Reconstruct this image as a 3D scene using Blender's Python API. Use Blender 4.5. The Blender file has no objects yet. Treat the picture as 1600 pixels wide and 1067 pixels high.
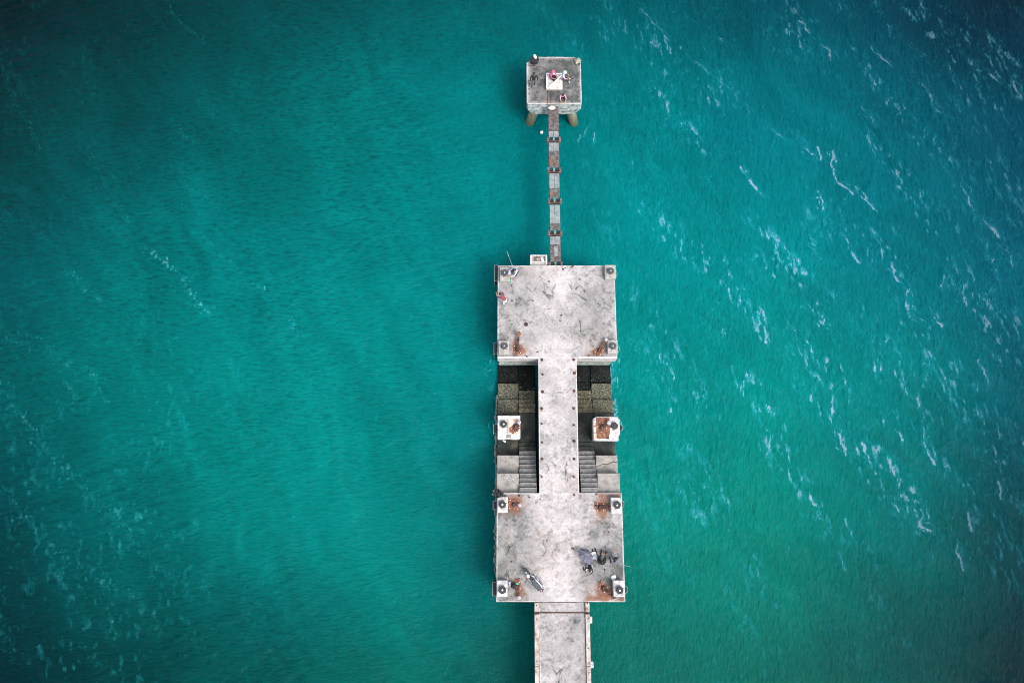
import bpy, bmesh, math, random
import numpy as np
from mathutils import Vector, Matrix
random.seed(7)
rng = np.random.default_rng(11)
SC = bpy.context.scene
COL = SC.collection

# ---------------------------------------------------------------- camera, sky, sun, exposure
DECK = 3.3                    # deck height above the water, metres
HC = 46.0                     # camera height above the deck
F_PX = 1067.0                 # focal length in photo pixels (1600 wide)
TILT = math.atan(0.2115)      # off nadir
cam_d = bpy.data.cameras.new('camera')
cam = bpy.data.objects.new('camera', cam_d)
COL.objects.link(cam)
cam.location = (0, 0, DECK + HC)
cam.rotation_euler = (TILT, 0, 0)
cam_d.sensor_width = 36.0
cam_d.lens = 36.0 * F_PX / 1600.0
cam_d.clip_end = 6000
cam_d.clip_start = 0.5
SC.camera = cam

SUN_EL, SUN_AZ = math.radians(53), math.radians(135)      # azimuth clockwise from north (+Y)
w = bpy.data.worlds.new("World")
SC.world = w
w.use_nodes = True
wn = w.node_tree
sky = wn.nodes.new('ShaderNodeTexSky')
sky.sky_type = 'NISHITA'
sky.sun_disc = False
sky.sun_elevation = SUN_EL
sky.sun_rotation = SUN_AZ
sky.air_density = 1.0
sky.dust_density = 4.0
hsv = wn.nodes.new('ShaderNodeHueSaturation')
hsv.inputs['Saturation'].default_value = 0.45
wn.links.new(sky.outputs[0], hsv.inputs['Color'])
bg = wn.nodes['Background']
wn.links.new(hsv.outputs[0], bg.inputs[0])
bg.inputs[1].default_value = 0.15

sun_d = bpy.data.lights.new('sun', 'SUN')
sun_d.energy = 1.0
sun_d.angle = math.radians(24)
sun_d.color = (1.0, 0.93, 0.88)
sun = bpy.data.objects.new('sun', sun_d)
COL.objects.link(sun)
sd = Vector((math.sin(SUN_AZ) * math.cos(SUN_EL), math.cos(SUN_AZ) * math.cos(SUN_EL), math.sin(SUN_EL)))
sun.rotation_euler = sd.to_track_quat('Z', 'Y').to_euler()
sun.location = (30, -20, 60)

SC.view_settings.view_transform = 'Standard'
SC.view_settings.look = 'None'
SC.view_settings.gamma = 1.0
SC.view_settings.exposure = 1.0
SC.view_settings.use_curve_mapping = False
SC.render.engine = 'CYCLES'
SC.cycles.max_bounces = 6
SC.cycles.use_denoising = True
SC.cycles.filter_width = 0.95

# ---------------------------------------------------------------- measuring the place
_c, _s = math.cos(TILT), math.sin(TILT)
def W(px, py, d=0.0):
    """ground position (metres) of a point measured on the survey photograph, d metres below the deck"""
    x, y = px - 800.0, py - 533.5
    k = (HC + d) / (F_PX * _c + y * _s)
    return x * k, (F_PX * _s - y * _c) * k
def WX(px, py, d=0.0): return W(px, py, d)[0]
def WY(py, d=0.0): return W(800, py, d)[1]

# ---------------------------------------------------------------- numpy noise
def _hash(ix, iy, seed):
    n = (ix.astype(np.int64) * 374761393 + iy.astype(np.int64) * 668265263 + seed * 974711) & 0x7fffffff
    n = ((n ^ (n >> 13)) * 1274126177) & 0x7fffffff
    n = (n ^ (n >> 16)) & 0xffff
    return n / 65535.0
def vnoise(x, y, seed=0):
    ix, iy = np.floor(x), np.floor(y)
    fx, fy = x - ix, y - iy
    fx = fx * fx * fx * (fx * (fx * 6 - 15) + 10); fy = fy * fy * fy * (fy * (fy * 6 - 15) + 10)
    a, b = _hash(ix, iy, seed), _hash(ix + 1, iy, seed)
    c, d = _hash(ix, iy + 1, seed), _hash(ix + 1, iy + 1, seed)
    return (a * (1 - fx) + b * fx) * (1 - fy) + (c * (1 - fx) + d * fx) * fy
def fbm(x, y, octs=4, seed=0):
    t, amp, tot = 0, 1.0, 0
    for o in range(octs):
        t = t + amp * vnoise(x * 2 ** o + 17.3 * o, y * 2 ** o - 9.1 * o, seed + o)
        tot += amp; amp *= 0.5
    return t / tot
def ss(e0, e1, x):
    t = np.clip((x - e0) / (e1 - e0), 0, 1)
    return t * t * (3 - 2 * t)

# ---------------------------------------------------------------- materials
def lin(c):
    return tuple(((v / 255) / 12.92 if v / 255 <= .04045 else ((v / 255 + .055) / 1.055) ** 2.4) for v in c)
def newmat(name):
    m = bpy.data.materials.new(name)
    m.use_nodes = True
    nt = m.node_tree
    return m, nt, nt.nodes['Principled BSDF']
def N(nt, t, **kw):
    n = nt.nodes.new(t)
    for k, v in kw.items():
        if k in n.inputs: n.inputs[k].default_value = v
        else: setattr(n, k, v)
    return n
def ramp(nt, stops):
    r = nt.nodes.new('ShaderNodeValToRGB')
    e = r.color_ramp.elements
    e[0].position, e[0].color = stops[0][0], (*stops[0][1], 1)
    e[1].position, e[1].color = stops[-1][0], (*stops[-1][1], 1)
    for p, c in stops[1:-1]:
        n = e.new(p); n.color = (*c, 1)
    return r
def mottled(name, cols, scale=3.0, rough=0.85, bump=0.3, fine=25.0, metal=0.0, pos=True, bdist=0.01):
    """noise-driven colour between the given colours with finer grain and relief"""
    m, nt, p = newmat(name)
    L = nt.links.new
    if pos: src = N(nt, 'ShaderNodeNewGeometry').outputs['Position']
    else: src = N(nt, 'ShaderNodeTexCoord').outputs['Object']
    a = N(nt, 'ShaderNodeTexNoise', Scale=scale, Detail=8.0, Roughness=0.65)
    b = N(nt, 'ShaderNodeTexNoise', Scale=fine, Detail=5.0, Roughness=0.7)
    L(src, a.inputs['Vector']); L(src, b.inputs['Vector'])
    mx = N(nt, 'ShaderNodeMath', operation='MULTIPLY_ADD')
    L(b.outputs[0], mx.inputs[0]); mx.inputs[1].default_value = 0.45
    sb = N(nt, 'ShaderNodeMath', operation='SUBTRACT'); L(a.outputs[0], sb.inputs[0]); sb.inputs[1].default_value = 0.225
    L(sb.outputs[0], mx.inputs[2])
    k = len(cols)
    r = ramp(nt, [(0.32 + 0.36 * i / (k - 1), c) for i, c in enumerate(cols)])
    L(mx.outputs[0], r.inputs[0]); L(r.outputs[0], p.inputs['Base Color'])
    bp = N(nt, 'ShaderNodeBump', Strength=bump, Distance=bdist)
    L(b.outputs[0], bp.inputs['Height']); L(bp.outputs[0], p.inputs['Normal'])
    p.inputs['Roughness'].default_value = rough
    p.inputs['Metallic'].default_value = metal
    return m
def plain(name, c, rough=0.6, metal=0.0, var=0.25):
    d = tuple(v * (1 - var) for v in c); e = tuple(min(1, v * (1 + var)) for v in c)
    return mottled(name, [d, c, e], 6.0, rough, 0.15, 40.0, metal, pos=False)

# concrete of the decks: its colours are laid out as wear, stains and rust in a colour attribute
def deck_material():
    m, nt, p = newmat('weathered_deck_concrete')
    L = nt.links.new
    at = N(nt, 'ShaderNodeAttribute', attribute_name='wear')
    g = N(nt, 'ShaderNodeNewGeometry')
    a = N(nt, 'ShaderNodeTexNoise', Scale=9.0, Detail=8.0, Roughness=0.72)
    b = N(nt, 'ShaderNodeTexNoise', Scale=45.0, Detail=4.0, Roughness=0.7)
    v = N(nt, 'ShaderNodeTexVoronoi', Scale=5.0)
    for n in (a, b, v): L(g.outputs['Position'], n.inputs['Vector'])
    r1 = ramp(nt, [(0.32, (.52, .55, .57)), (0.47, (.95, .95, .95)), (0.72, (1.12, 1.11, 1.11))])
    r2 = ramp(nt, [(0.3, (.80, .80, .81)), (0.7, (1.14, 1.14, 1.14))])
    r3 = ramp(nt, [(0.015, (.35, .33, .32)), (0.10, (1, 1, 1))])
    L(a.outputs[0], r1.inputs[0]); L(b.outputs[0], r2.inputs[0]); L(v.outputs['Distance'], r3.inputs[0])
    cur = at.outputs['Color']
    for r in (r1, r2, r3):
        mx = N(nt, 'ShaderNodeMix', data_type='RGBA', blend_type='MULTIPLY'); mx.inputs[0].default_value = 1.0
        L(cur, mx.inputs[6]); L(r.outputs[0], mx.inputs[7]); cur = mx.outputs[2]
    L(cur, p.inputs['Base Color'])
    p.inputs['Roughness'].default_value = 0.88
    p.inputs['Specular IOR Level'].default_value = 0.3
    bp = N(nt, 'ShaderNodeBump', Strength=0.5, Distance=0.012)
    L(a.outputs[0], bp.inputs['Height']); L(bp.outputs[0], p.inputs['Normal'])
    return m

# concrete walls: algae and black tide growth below the splash line
def wall_material(name, light, dark, z0=0.9, z1=1.9, growth=((.012, .016, .014), (.055, .055, .035), (.11, .105, .07))):
    m, nt, p = newmat(name)
    L = nt.links.new
    g = N(nt, 'ShaderNodeNewGeometry')
    a = N(nt, 'ShaderNodeTexNoise', Scale=2.2, Detail=8.0, Roughness=0.7)
    b = N(nt, 'ShaderNodeTexNoise', Scale=22.0, Detail=5.0, Roughness=0.7)
    for n in (a, b): L(g.outputs['Position'], n.inputs['Vector'])
    sx = N(nt, 'ShaderNodeSeparateXYZ'); L(g.outputs['Position'], sx.inputs[0])
    ad = N(nt, 'ShaderNodeMath', operation='MULTIPLY_ADD'); L(a.outputs[0], ad.inputs[0]); ad.inputs[1].default_value = 1.4
    L(sx.outputs['Z'], ad.inputs[2])
    mr = N(nt, 'ShaderNodeMapRange'); mr.inputs[1].default_value = z0 + 0.7; mr.inputs[2].default_value = z1 + 0.7
    L(ad.outputs[0], mr.inputs[0])
    c1 = ramp(nt, [(0.35, dark), (0.6, light)])
    L(a.outputs[0], c1.inputs[0])
    c2 = ramp(nt, [(0.36, growth[0]), (0.5, growth[1]), (0.68, growth[2])])
    L(b.outputs[0], c2.inputs[0])
    mx = N(nt, 'ShaderNodeMix', data_type='RGBA')
    L(mr.outputs[0], mx.inputs[0]); L(c2.outputs[0], mx.inputs[6]); L(c1.outputs[0], mx.inputs[7])
    m2 = N(nt, 'ShaderNodeMix', data_type='RGBA', blend_type='MULTIPLY'); m2.inputs[0].default_value = 1.0
    r2 = ramp(nt, [(0.3, (.72, .72, .72)), (0.65, (1.1, 1.1, 1.1))]); L(b.outputs[0], r2.inputs[0])
    L(mx.outputs[2], m2.inputs[6]); L(r2.outputs[0], m2.inputs[7])
    L(m2.outputs[2], p.inputs['Base Color'])
    p.inputs['Roughness'].default_value = 0.85
    bp = N(nt, 'ShaderNodeBump', Strength=0.6, Distance=0.02)
    L(b.outputs[0], bp.inputs['Height']); L(bp.outputs[0], p.inputs['Normal'])
    return m

M = {}
M['deck'] = deck_material()
M['wall'] = wall_material('tidal_wall_concrete', (.60, .58, .56), (.40, .39, .37))
M['wall_dark'] = wall_material('shaded_wall_concrete', (.12, .12, .11), (.07, .07, .065), 1.4, 2.6)  # darker wall concrete, the shade under the decks put into its colour
M['block'] = mottled('whitewashed_block_concrete', [(.25, .24, .24), (.50, .48, .48), (.60, .575, .58)], 5.0, 0.85, 0.4, 30)
M['block_grey'] = mottled('grey_block_concrete', [(.20, .195, .18), (.33, .32, .30), (.42, .41, .39)], 5.0, 0.85, 0.4, 30)
M['block_tan'] = mottled('rust_washed_concrete', [(.42, .20, .10), (.52, .42, .33), (.60, .56, .53)], 3.0, 0.85, 0.4, 20)
M['step_dry'] = mottled('dry_step_concrete', [(.07, .075, .08), (.135, .137, .14), (.21, .21, .208)], 4.0, 0.9, 0.5, 26)
M['step_pale'] = mottled('pale_slab_concrete', [(.15, .145, .135), (.26, .245, .225), (.36, .33, .305)], 3.0, 0.9, 0.5, 18)
M['step_wet'] = mottled('wet_step_concrete', [(.010, .015, .015), (.024, .031, .029), (.080, .072, .054)], 1.6, 0.5, 0.5, 18)
M['step_black'] = mottled('wet_black_weeded_concrete', [(.001, .002, .002), (.003, .006, .006), (.016, .018, .014)], 3.0, 0.6, 0.7, 20)
M['step_algae'] = mottled('barnacled_step_concrete', [(.010, .012, .007), (.075, .070, .040), (.27, .25, .17)], 9.0, 0.85, 1.0, 24, bdist=0.03)
M['step_brown'] = mottled('algae_crusted_concrete', [(.03, .028, .015), (.12, .10, .06), (.24, .20, .125)], 4.0, 0.85, 0.8, 22, bdist=0.02)
for k_ in ('step_wet', 'step_black'): M[k_].node_tree.nodes['Principled BSDF'].inputs['Specular IOR Level'].default_value = .15
M['litter'] = mottled('mixed_litter_rags', [(.06, .045, .04), (.24, .16, .15), (.48, .38, .38)], 14.0, 0.9, 0.6, 40)
M['kerb'] = mottled('rust_smeared_kerb_concrete', [(.16, .10, .075), (.38, .33, .30), (.54, .52, .51)], 2.2, 0.9, 0.5, 22)
M['plinth'] = mottled('cream_plinth_paint', [(.34, .30, .27), (.52, .48, .45), (.60, .57, .55)], 3.0, 0.8, 0.3, 22)
M['rust'] = mottled('flaking_rust', [(.040, .018, .014), (.13, .055, .036), (.27, .125, .075)], 9.0, 0.9, 0.8, 45, pos=False)
M['rust_brown'] = mottled('brown_rust', [(.04, .02, .016), (.11, .048, .034), (.20, .10, .075)], 12.0, 0.9, 0.8, 45)
M['rust_orange'] = mottled('bright_orange_rust', [(.065, .03, .022), (.19, .082, .048), (.34, .175, .115)], 6.0, 0.9, 0.6, 40, pos=False)
M['rust_dark'] = mottled('dark_brown_rust', [(.018, .012, .011), (.06, .032, .026), (.14, .085, .07)], 7.0, 0.85, 0.7, 40)
M['steel_pale'] = mottled('galvanised_walkway_steel', [(.11, .13, .135), (.19, .21, .215), (.28, .30, .305)], 3.5, 0.6, 0.25, 30)
M['steel_rusty'] = mottled('rust_bled_walkway_steel', [(.040, .034, .034), (.105, .088, .086), (.21, .19, .185)], 5.0, 0.8, 0.5, 25)
M['iron'] = mottled('painted_bollard_iron', [(.022, .025, .03), (.048, .052, .062), (.085, .09, .10)], 6.0, 0.55, 0.2, 40, pos=False)
M['iron_dark'] = mottled('black_bollard_iron', [(.010, .011, .013), (.024, .026, .030), (.048, .05, .056)], 6.0, 0.7, 0.2, 40, pos=False)
M['iron_pale'] = mottled('worn_pale_iron', [(.22, .21, .23), (.34, .33, .36), (.5, .49, .52)], 8.0, 0.55, 0.2, 40, pos=False)
M['white'] = plain('scuffed_white_plastic', (.74, .75, .76), 0.5, 0, .12)
M['cream'] = plain('cream_canvas', (.66, .58, .50), 0.8)
M['black'] = plain('black_rubber', (.012, .014, .016), 0.6)
M['black_cloth'] = plain('black_cloth', (.012, .016, .018), 0.9)
M['grey_cloth'] = plain('slate_grey_cloth', (.12, .12, .165), 0.85)
M['mint'] = plain('mint_green_plastic', (.13, .55, .38), 0.5)
M['pale_frame'] = plain('pale_fender_frame', (.20, .26, .26), 0.7)
M['crust'] = mottled('barnacle_crust', [(.10, .13, .12), (.17, .21, .19), (.34, .38, .35)], 5.0, 0.95, 1.0, 20, bdist=0.03)
M['pile'] = wall_material('algae_pile_concrete', (.30, .29, .22), (.14, .14, .09), 0.4, 2.6, ((.02, .028, .02), (.075, .085, .045), (.17, .16, .10)))
M['net'] = mottled('knotted_net_rope', [(.05, .055, .035), (.30, .30, .22), (.62, .62, .54)], 14.0, 0.95, 1.0, 40, pos=False)
M['skin'] = plain('skin', (.36, .20, .13), 0.6, 0, .08)
M['hair'] = plain('black_hair', (.010, .009, .009), 0.5)
M['eye'] = plain('dark_eye', (.01, .01, .01), 0.3)
M['lip'] = plain('lip', (.26, .09, .07), 0.5, 0, .05)
M['chrome'] = plain('dull_chrome', (.45, .46, .48), 0.3, 0.9)
M['seat'] = mottled('quilted_seat_vinyl', [(.03, .036, .046), (.052, .062, .078), (.08, .09, .108)], 14.0, 0.6, 0.4, 60, pos=False)
M['paint_white'] = plain('white_fairing_paint', (.78, .79, .80), 0.25, 0, .05)
M['lamp_red'] = plain('red_tail_lamp', (.30, .01, .01), 0.2, 0, .05)
M['wood'] = mottled('driftwood', [(.10, .08, .06), (.22, .18, .15), (.36, .30, .26)], 8.0, 0.9, 0.5, 40)
def cloth(name, c): M[name] = plain(name, c, 0.9, 0, .15)
cloth('pink_cloth', (.40, .10, .20)); cloth('pale_pink_cloth', (.62, .30, .36)); cloth('ice_blue_cloth', (.46, .52, .68))
cloth('red_cloth', (.22, .045, .06)); cloth('navy_cloth', (.025, .03, .05)); cloth('grey_trousers', (.11, .12, .15))
cloth('white_cloth', (.72, .71, .72)); cloth('mint_cloth', (.40, .70, .64)); cloth('plum_cloth', (.10, .06, .09))
cloth('charcoal_cloth', (.035, .036, .045))

# ---------------------------------------------------------------- building helpers
def link(o): COL.objects.link(o); return o
def thing(name, label, cat, loc=(0, 0, 0), rz=0.0, group=None):
    o = link(bpy.data.objects.new(name, None))
    o.empty_display_size = 0.2
    o.location = loc; o.rotation_euler = (0, 0, rz)
    tag(o, label, cat, group)
    return o
def tag(o, label, cat, group=None):
    o['label'] = label; o['category'] = cat
    if group: o['group'] = group
    return o
def mesh_obj(name, me, parent=None, mats=()):
    for m in mats: me.materials.append(m)
    o = link(bpy.data.objects.new(name, me))
    if parent: o.parent = parent
    return o
def copy_tree(o, parent=None):
    c = o.copy(); COL.objects.link(c)
    if parent: c.parent = parent
    for ch in list(o.children): copy_tree(ch, c)
    return c

class MB:
    """collects solids and links them as one mesh object; org = origin subtracted from world points"""
    def __init__(s, org=(0, 0, 0)):
        s.bm = bmesh.new(); s.org = Vector(org); s.mi = 0
    def _post(s, vs, fs):
        for v in vs: v.co -= s.org
        for f in fs: f.material_index = s.mi
    def box(s, x0, x1, y0, y1, z0, z1, bev=0.0, rot=None, jit=0.0):
        vs = [s.bm.verts.new(v) for v in ((x0, y0, z0), (x1, y0, z0), (x1, y1, z0), (x0, y1, z0), (x0, y0, z1), (x1, y0, z1), (x1, y1, z1), (x0, y1, z1))]
        q = [(0, 3, 2, 1), (4, 5, 6, 7), (0, 1, 5, 4), (1, 2, 6, 5), (2, 3, 7, 6), (3, 0, 4, 7)]
        fs = [s.bm.faces.new([vs[i] for i in f]) for f in q]
        if jit:
            for v in vs: v.co += Vector((random.uniform(-jit, jit), random.uniform(-jit, jit), random.uniform(-jit, jit) * .4))
        if bev:
            es = list({e for f in fs for e in f.edges})
            r = bmesh.ops.bevel(s.bm, geom=es, offset=bev, segments=1, affect='EDGES')
            fs = list({f for v in r['verts'] for f in v.link_faces})
            vs = list({v for f in fs for v in f.verts})
        if rot is not None:
            for v in vs: v.co = rot @ v.co
        s._post(vs, fs); return s
    def tube(s, p0, p1, r0, r1=None, n=10, caps=True):
        if r1 is None: r1 = r0
        p0, p1 = Vector(p0), Vector(p1)
        d = (p1 - p0).normalized()
        a = d.orthogonal().normalized(); b = d.cross(a)
        R = [[s.bm.verts.new(p + (a * math.cos(t) + b * math.sin(t)) * r) for t in [2 * math.pi * i / n for i in range(n)]] for p, r in ((p0, r0), (p1, r1))]
        fs = [s.bm.faces.new((R[0][i], R[0][(i + 1) % n], R[1][(i + 1) % n], R[1][i])) for i in range(n)]
        for f in fs: f.smooth = n > 6
        if caps:
            fs.append(s.bm.faces.new(R[0][::-1])); fs.append(s.bm.faces.new(R[1]))
        s._post(R[0] + R[1], fs); return s
    def path(s, pts, r, n=8):
        for a, b in zip(pts[:-1], pts[1:]): s.tube(a, b, r, r, n)
        return s
    def lathe(s, prof, c=(0, 0, 0), n=18, rot=None, smooth=True):
        c = Vector(c); rows = []
        for r, z in prof:
            rows.append([Vector((r * math.cos(2 * math.pi * i / n), r * math.sin(2 * math.pi * i / n), z)) for i in range(n)])
        V = []
        for row in rows:
            V.append([s.bm.verts.new(((rot @ p) if rot is not None else p) + c) for p in row])
        fs = []
        for j in range(len(V) - 1):
            for i in range(n):
                f = s.bm.faces.new((V[j][i], V[j][(i + 1) % n], V[j + 1][(i + 1) % n], V[j + 1][i])); f.smooth = smooth; fs.append(f)
        if prof[0][0] > 1e-4: fs.append(s.bm.faces.new(V[0][::-1]))
        if prof[-1][0] > 1e-4: fs.append(s.bm.faces.new(V[-1]))
        s._post([v for r in V for v in r], fs); return s
    def ball(s, c, r, n=12, rot=None, lump=0.0, z_lo=-1.0):
        rx, ry, rz = (r, r, r) if isinstance(r, (int, float)) else r
        c = Vector(c); m = max(6, n // 2 + 2); V = []
        for j in range(m + 1):
            th = math.pi * j / m; zz = max(math.cos(th), z_lo); V.append([])
            for i in range(n):
                k = 1 + (random.uniform(-lump, lump) if lump and 0 < j < m else 0)
                sr = math.sin(th) if zz > z_lo else min(math.sin(th), math.sqrt(max(0, 1 - z_lo ** 2)))
                p = Vector((rx * sr * math.cos(2 * math.pi * i / n) * k, ry * sr * math.sin(2 * math.pi * i / n) * k, rz * zz * k))
                if rot is not None: p = rot @ p
                V[-1].append(s.bm.verts.new(p + c))
        fs = []
        for j in range(m):
            for i in range(n):
                f = s.bm.faces.new((V[j][i], V[j + 1][i], V[j + 1][(i + 1) % n], V[j][(i + 1) % n])); f.smooth = True; fs.append(f)
        s._post([v for r in V for v in r], fs); return s
    def prism(s, poly, z0, z1, bev=0.0):
        a = [s.bm.verts.new((x, y, z0)) for x, y in poly]; b = [s.bm.verts.new((x, y, z1)) for x, y in poly]
        n = len(poly)
        fs = [s.bm.faces.new(a[::-1]), s.bm.faces.new(b)] + [s.bm.faces.new((a[i], a[(i + 1) % n], b[(i + 1) % n], b[i])) for i in range(n)]
        vs = a + b
        if bev:
            es = [e for e in fs[1].edges]
            r = bmesh.ops.bevel(s.bm, geom=es, offset=bev, segments=1, affect='EDGES')
            fs = list({f for v in vs + r['verts'] if v.is_valid for f in v.link_faces} | {f for f in fs if f.is_valid})
            vs = list({v for f in fs for v in f.verts})
        s._post(vs, fs); return s
    def poly(s, pts):
        vs = [s.bm.verts.new(p) for p in pts]; f = s.bm.faces.new(vs); s._post(vs, [f]); return s
    def build(s, name, mats, parent=None):
        bmesh.ops.remove_doubles(s.bm, verts=s.bm.verts, dist=1e-5)
        bmesh.ops.recalc_face_normals(s.bm, faces=s.bm.faces)
        me = bpy.data.meshes.new(name); s.bm.to_mesh(me); s.bm.free()
        return mesh_obj(name, me, parent, mats if isinstance(mats, (list, tuple)) else [mats])

def part(name, mat, parent, fn):
    m = MB(); fn(m); return m.build(name, mat, parent)

# ---------------------------------------------------------------- water: one displaced sheet
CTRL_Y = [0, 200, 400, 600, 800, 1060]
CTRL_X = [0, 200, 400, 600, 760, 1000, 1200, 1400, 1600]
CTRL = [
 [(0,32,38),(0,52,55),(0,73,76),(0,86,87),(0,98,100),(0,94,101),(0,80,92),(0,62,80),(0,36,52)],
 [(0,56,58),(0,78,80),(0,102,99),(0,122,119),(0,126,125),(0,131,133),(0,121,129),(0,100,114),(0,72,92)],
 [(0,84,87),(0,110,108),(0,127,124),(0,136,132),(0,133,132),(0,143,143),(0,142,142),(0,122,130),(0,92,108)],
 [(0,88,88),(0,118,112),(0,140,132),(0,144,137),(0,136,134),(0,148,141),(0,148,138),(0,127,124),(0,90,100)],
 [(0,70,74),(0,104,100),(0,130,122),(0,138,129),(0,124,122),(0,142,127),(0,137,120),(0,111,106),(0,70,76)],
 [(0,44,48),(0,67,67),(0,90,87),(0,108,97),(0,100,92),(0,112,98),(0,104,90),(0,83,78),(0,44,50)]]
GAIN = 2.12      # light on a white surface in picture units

STREAKS = [  # centre line of each foamy crest or painted sky glint on the survey photo, strength, spread (m)
 ([(225,385),(240,395),(262,412),(282,428),(292,448),(303,466),(318,480),(332,491)],1.0,.35),
 ([(400,445),(425,469)],.6,.2),([(452,497),(472,527)],.6,.25),([(355,412),(372,415)],.5,.2),
 ([(100,420),(117,428),(125,447),(137,454),(160,470)],.6,.3),([(140,572),(155,600),(165,630)],.6,.3),([(95,590),(112,610),(130,640)],.5,.3),
 ([(357,560),(367,595)],.4,.2),([(262,0),(270,25),(300,50),(320,70)],.45,.25),([(277,190),(285,210),(300,222)],.6,.2),
 ([(137,225),(150,257),(170,300),(200,350)],.4,.25),([(2,100),(17,140),(37,185),(55,215),(65,237)],.4,.3),([(5,330),(40,350),(80,380)],.3,.3),
 ([(60,530),(95,560),(130,590)],.45,.4),([(0,605),(20,630),(45,665),(70,700),(110,740)],.7,.5),([(5,520),(55,545)],.5,.3),
 ([(20,640),(60,690),(110,740),(150,785),(175,800)],.55,.4),([(0,760),(30,795),(50,820)],.7,.5),([(150,795),(185,815),(210,830)],.7,.5),
 ([(220,850),(240,880),(265,900),(290,905)],.6,.5),([(90,860),(115,890),(130,930)],.7,.6),([(30,880),(60,910)],.4,.5),
 ([(160,900),(190,925),(215,930)],.6,.7),([(160,970),(175,1000)],.5,.4),([(300,985),(310,1015)],.5,.4),([(320,900),(330,940)],.5,.25),
 ([(380,930),(392,960)],.4,.3),([(40,1010),(60,1045)],.5,.5),([(240,960),(260,1000)],.4,.4),([(0,975),(25,1030)],.4,.4),
 ([(985,0),(1015,30),(1045,65)],.45,.3),([(1060,75),(1095,105),(1140,140),(1180,180),(1235,225)],.45,.3),([(1157,262),(1172,285),(1192,308)],.8,.25),
 ([(1247,35),(1265,52)],.8,.2),([(1285,72),(1299,80),(1299,97)],.7,.2),([(1356,59),(1365,77),(1377,92),(1395,108)],.8,.22),([(1437,0),(1446,27)],.7,.25),
 ([(1465,30),(1482,55)],.75,.25),([(1420,70),(1442,87)],.8,.15),([(1502,80),(1522,107),(1550,122),(1567,137)],.7,.3),([(1577,122),(1587,140),(1600,162)],.8,.35),
 ([(1385,40),(1391,60)],.5,.2),([(1440,132),(1452,147),(1457,167),(1482,190)],.7,.35),([(1492,140),(1497,175)],.6,.4),([(1522,200),(1532,227)],.8,.3),
 ([(1587,212),(1600,235)],.7,.35),([(1345,170),(1357,185),(1367,197)],.7,.3),([(1237,202),(1250,225),(1267,242)],1.0,.3),([(1278,232),(1282,250)],.8,.3),
 ([(1297,235),(1302,262),(1310,283),(1325,296),(1330,303)],1.0,.3),([(1332,290),(1350,312),(1372,332)],1.1,.2),([(1276,297),(1283,322),(1295,350)],1.1,.28),
 ([(1312,366),(1325,377),(1325,392),(1340,410)],1.0,.4),([(1392,415),(1407,440),(1422,460),(1418,480),(1432,507)],1.1,.3),([(1452,482),(1458,498),(1470,512)],1.1,.35),
 ([(1500,280),(1515,315),(1532,347)],.8,.4),([(1540,345),(1555,367),(1567,385),(1585,415)],1.0,.45),([(1250,442),(1260,482)],.9,.3),([(1275,475),(1281,500),(1290,515)],1.1,.35),
 ([(1550,450),(1542,480)],.8,.4),([(1504,430),(1506,480)],.7,.4),([(1478,420),(1472,450)],.7,.35),([(1302,640),(1307,677),(1313,690),(1322,712)],1.1,.4),
 ([(1201,685),(1197,712)],.9,.3),([(1252,740),(1262,765),(1272,790)],.7,.35),([(1347,692),(1355,722),(1370,742)],.8,.25),([(1400,640),(1404,665),(1410,690)],.9,.3),
 ([(1442,690),(1448,705),(1456,726)],1.0,.28),([(1445,645),(1446,670),(1443,690)],.7,.2),([(1385,715),(1397,742)],.8,.35),([(1402,747),(1404,780)],1.0,.25),
 ([(1395,785),(1410,800),(1437,835)],.7,.25),([(1417,788),(1428,805),(1440,822),(1452,830)],1.1,.35),([(1495,850),(1500,870),(1506,892)],.8,.4),([(1555,752),(1567,782)],.7,.4),
 ([(1580,777),(1600,807)],.8,.5),([(1510,802),(1520,830)],.7,.3),([(1372,535),(1378,580)],.6,.35),([(1360,545),(1372,600)],.6,.3),([(1304,640),(1300,610)],.5,.25),
 ([(1440,560),(1448,600)],.7,.35),([(1478,590),(1482,640)],.6,.35),([(1490,640),(1492,690)],.7,.3),([(1568,640),(1578,690)],.7,.45),([(1375,640),(1379,665)],.6,.3),
 ([(1031,549),(1036,567)],.6,.2),([(1044,570),(1052,591)],.7,.18),([(1076,620),(1078,632)],.6,.2),([(1089,630),(1086,652)],.7,.18),([(1159,596),(1156,614)],.8,.2),
 ([(1193,510),(1197,536)],.8,.2),([(1044,627),(1046,643)],.6,.15),([(1128,512),(1129,520)],.6,.15),([(1185,480),(1195,500)],.7,.25),([(1255,540),(1258,575)],.5,.25),
 ([(1110,330),(1125,352)],.5,.2),([(1232,540),(1240,555)],.6,.3),([(1200,355),(1204,368)],.5,.2),([(1160,340),(1165,350)],.4,.2),([(1500,905),(1510,930)],.4,.4),
 ([(1230,920),(1240,940)],.4,.3),([(1320,810),(1330,840)],.5,.3),([(1310,860),(1320,890)],.4,.3),([(1470,740),(1480,760)],.5,.3),([(1530,560),(1540,600)],.6,.4),
 ([(1390,350),(1400,370)],.5,.3),([(1590,290),(1600,330)],.6,.4),([(1560,230),(1570,260)],.5,.3),([(1470,250),(1490,290)],.4,.3),([(1120,225),(1128,250)],.35,.2),
 ([(930,207),(926,230)],.5,.2),([(920,196),(912,214)],.5,.2),([(908,208),(903,220)],.45,.15),([(955,478),(960,500)],.4,.15),([(955,575),(957,600)],.7,.12)]

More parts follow.
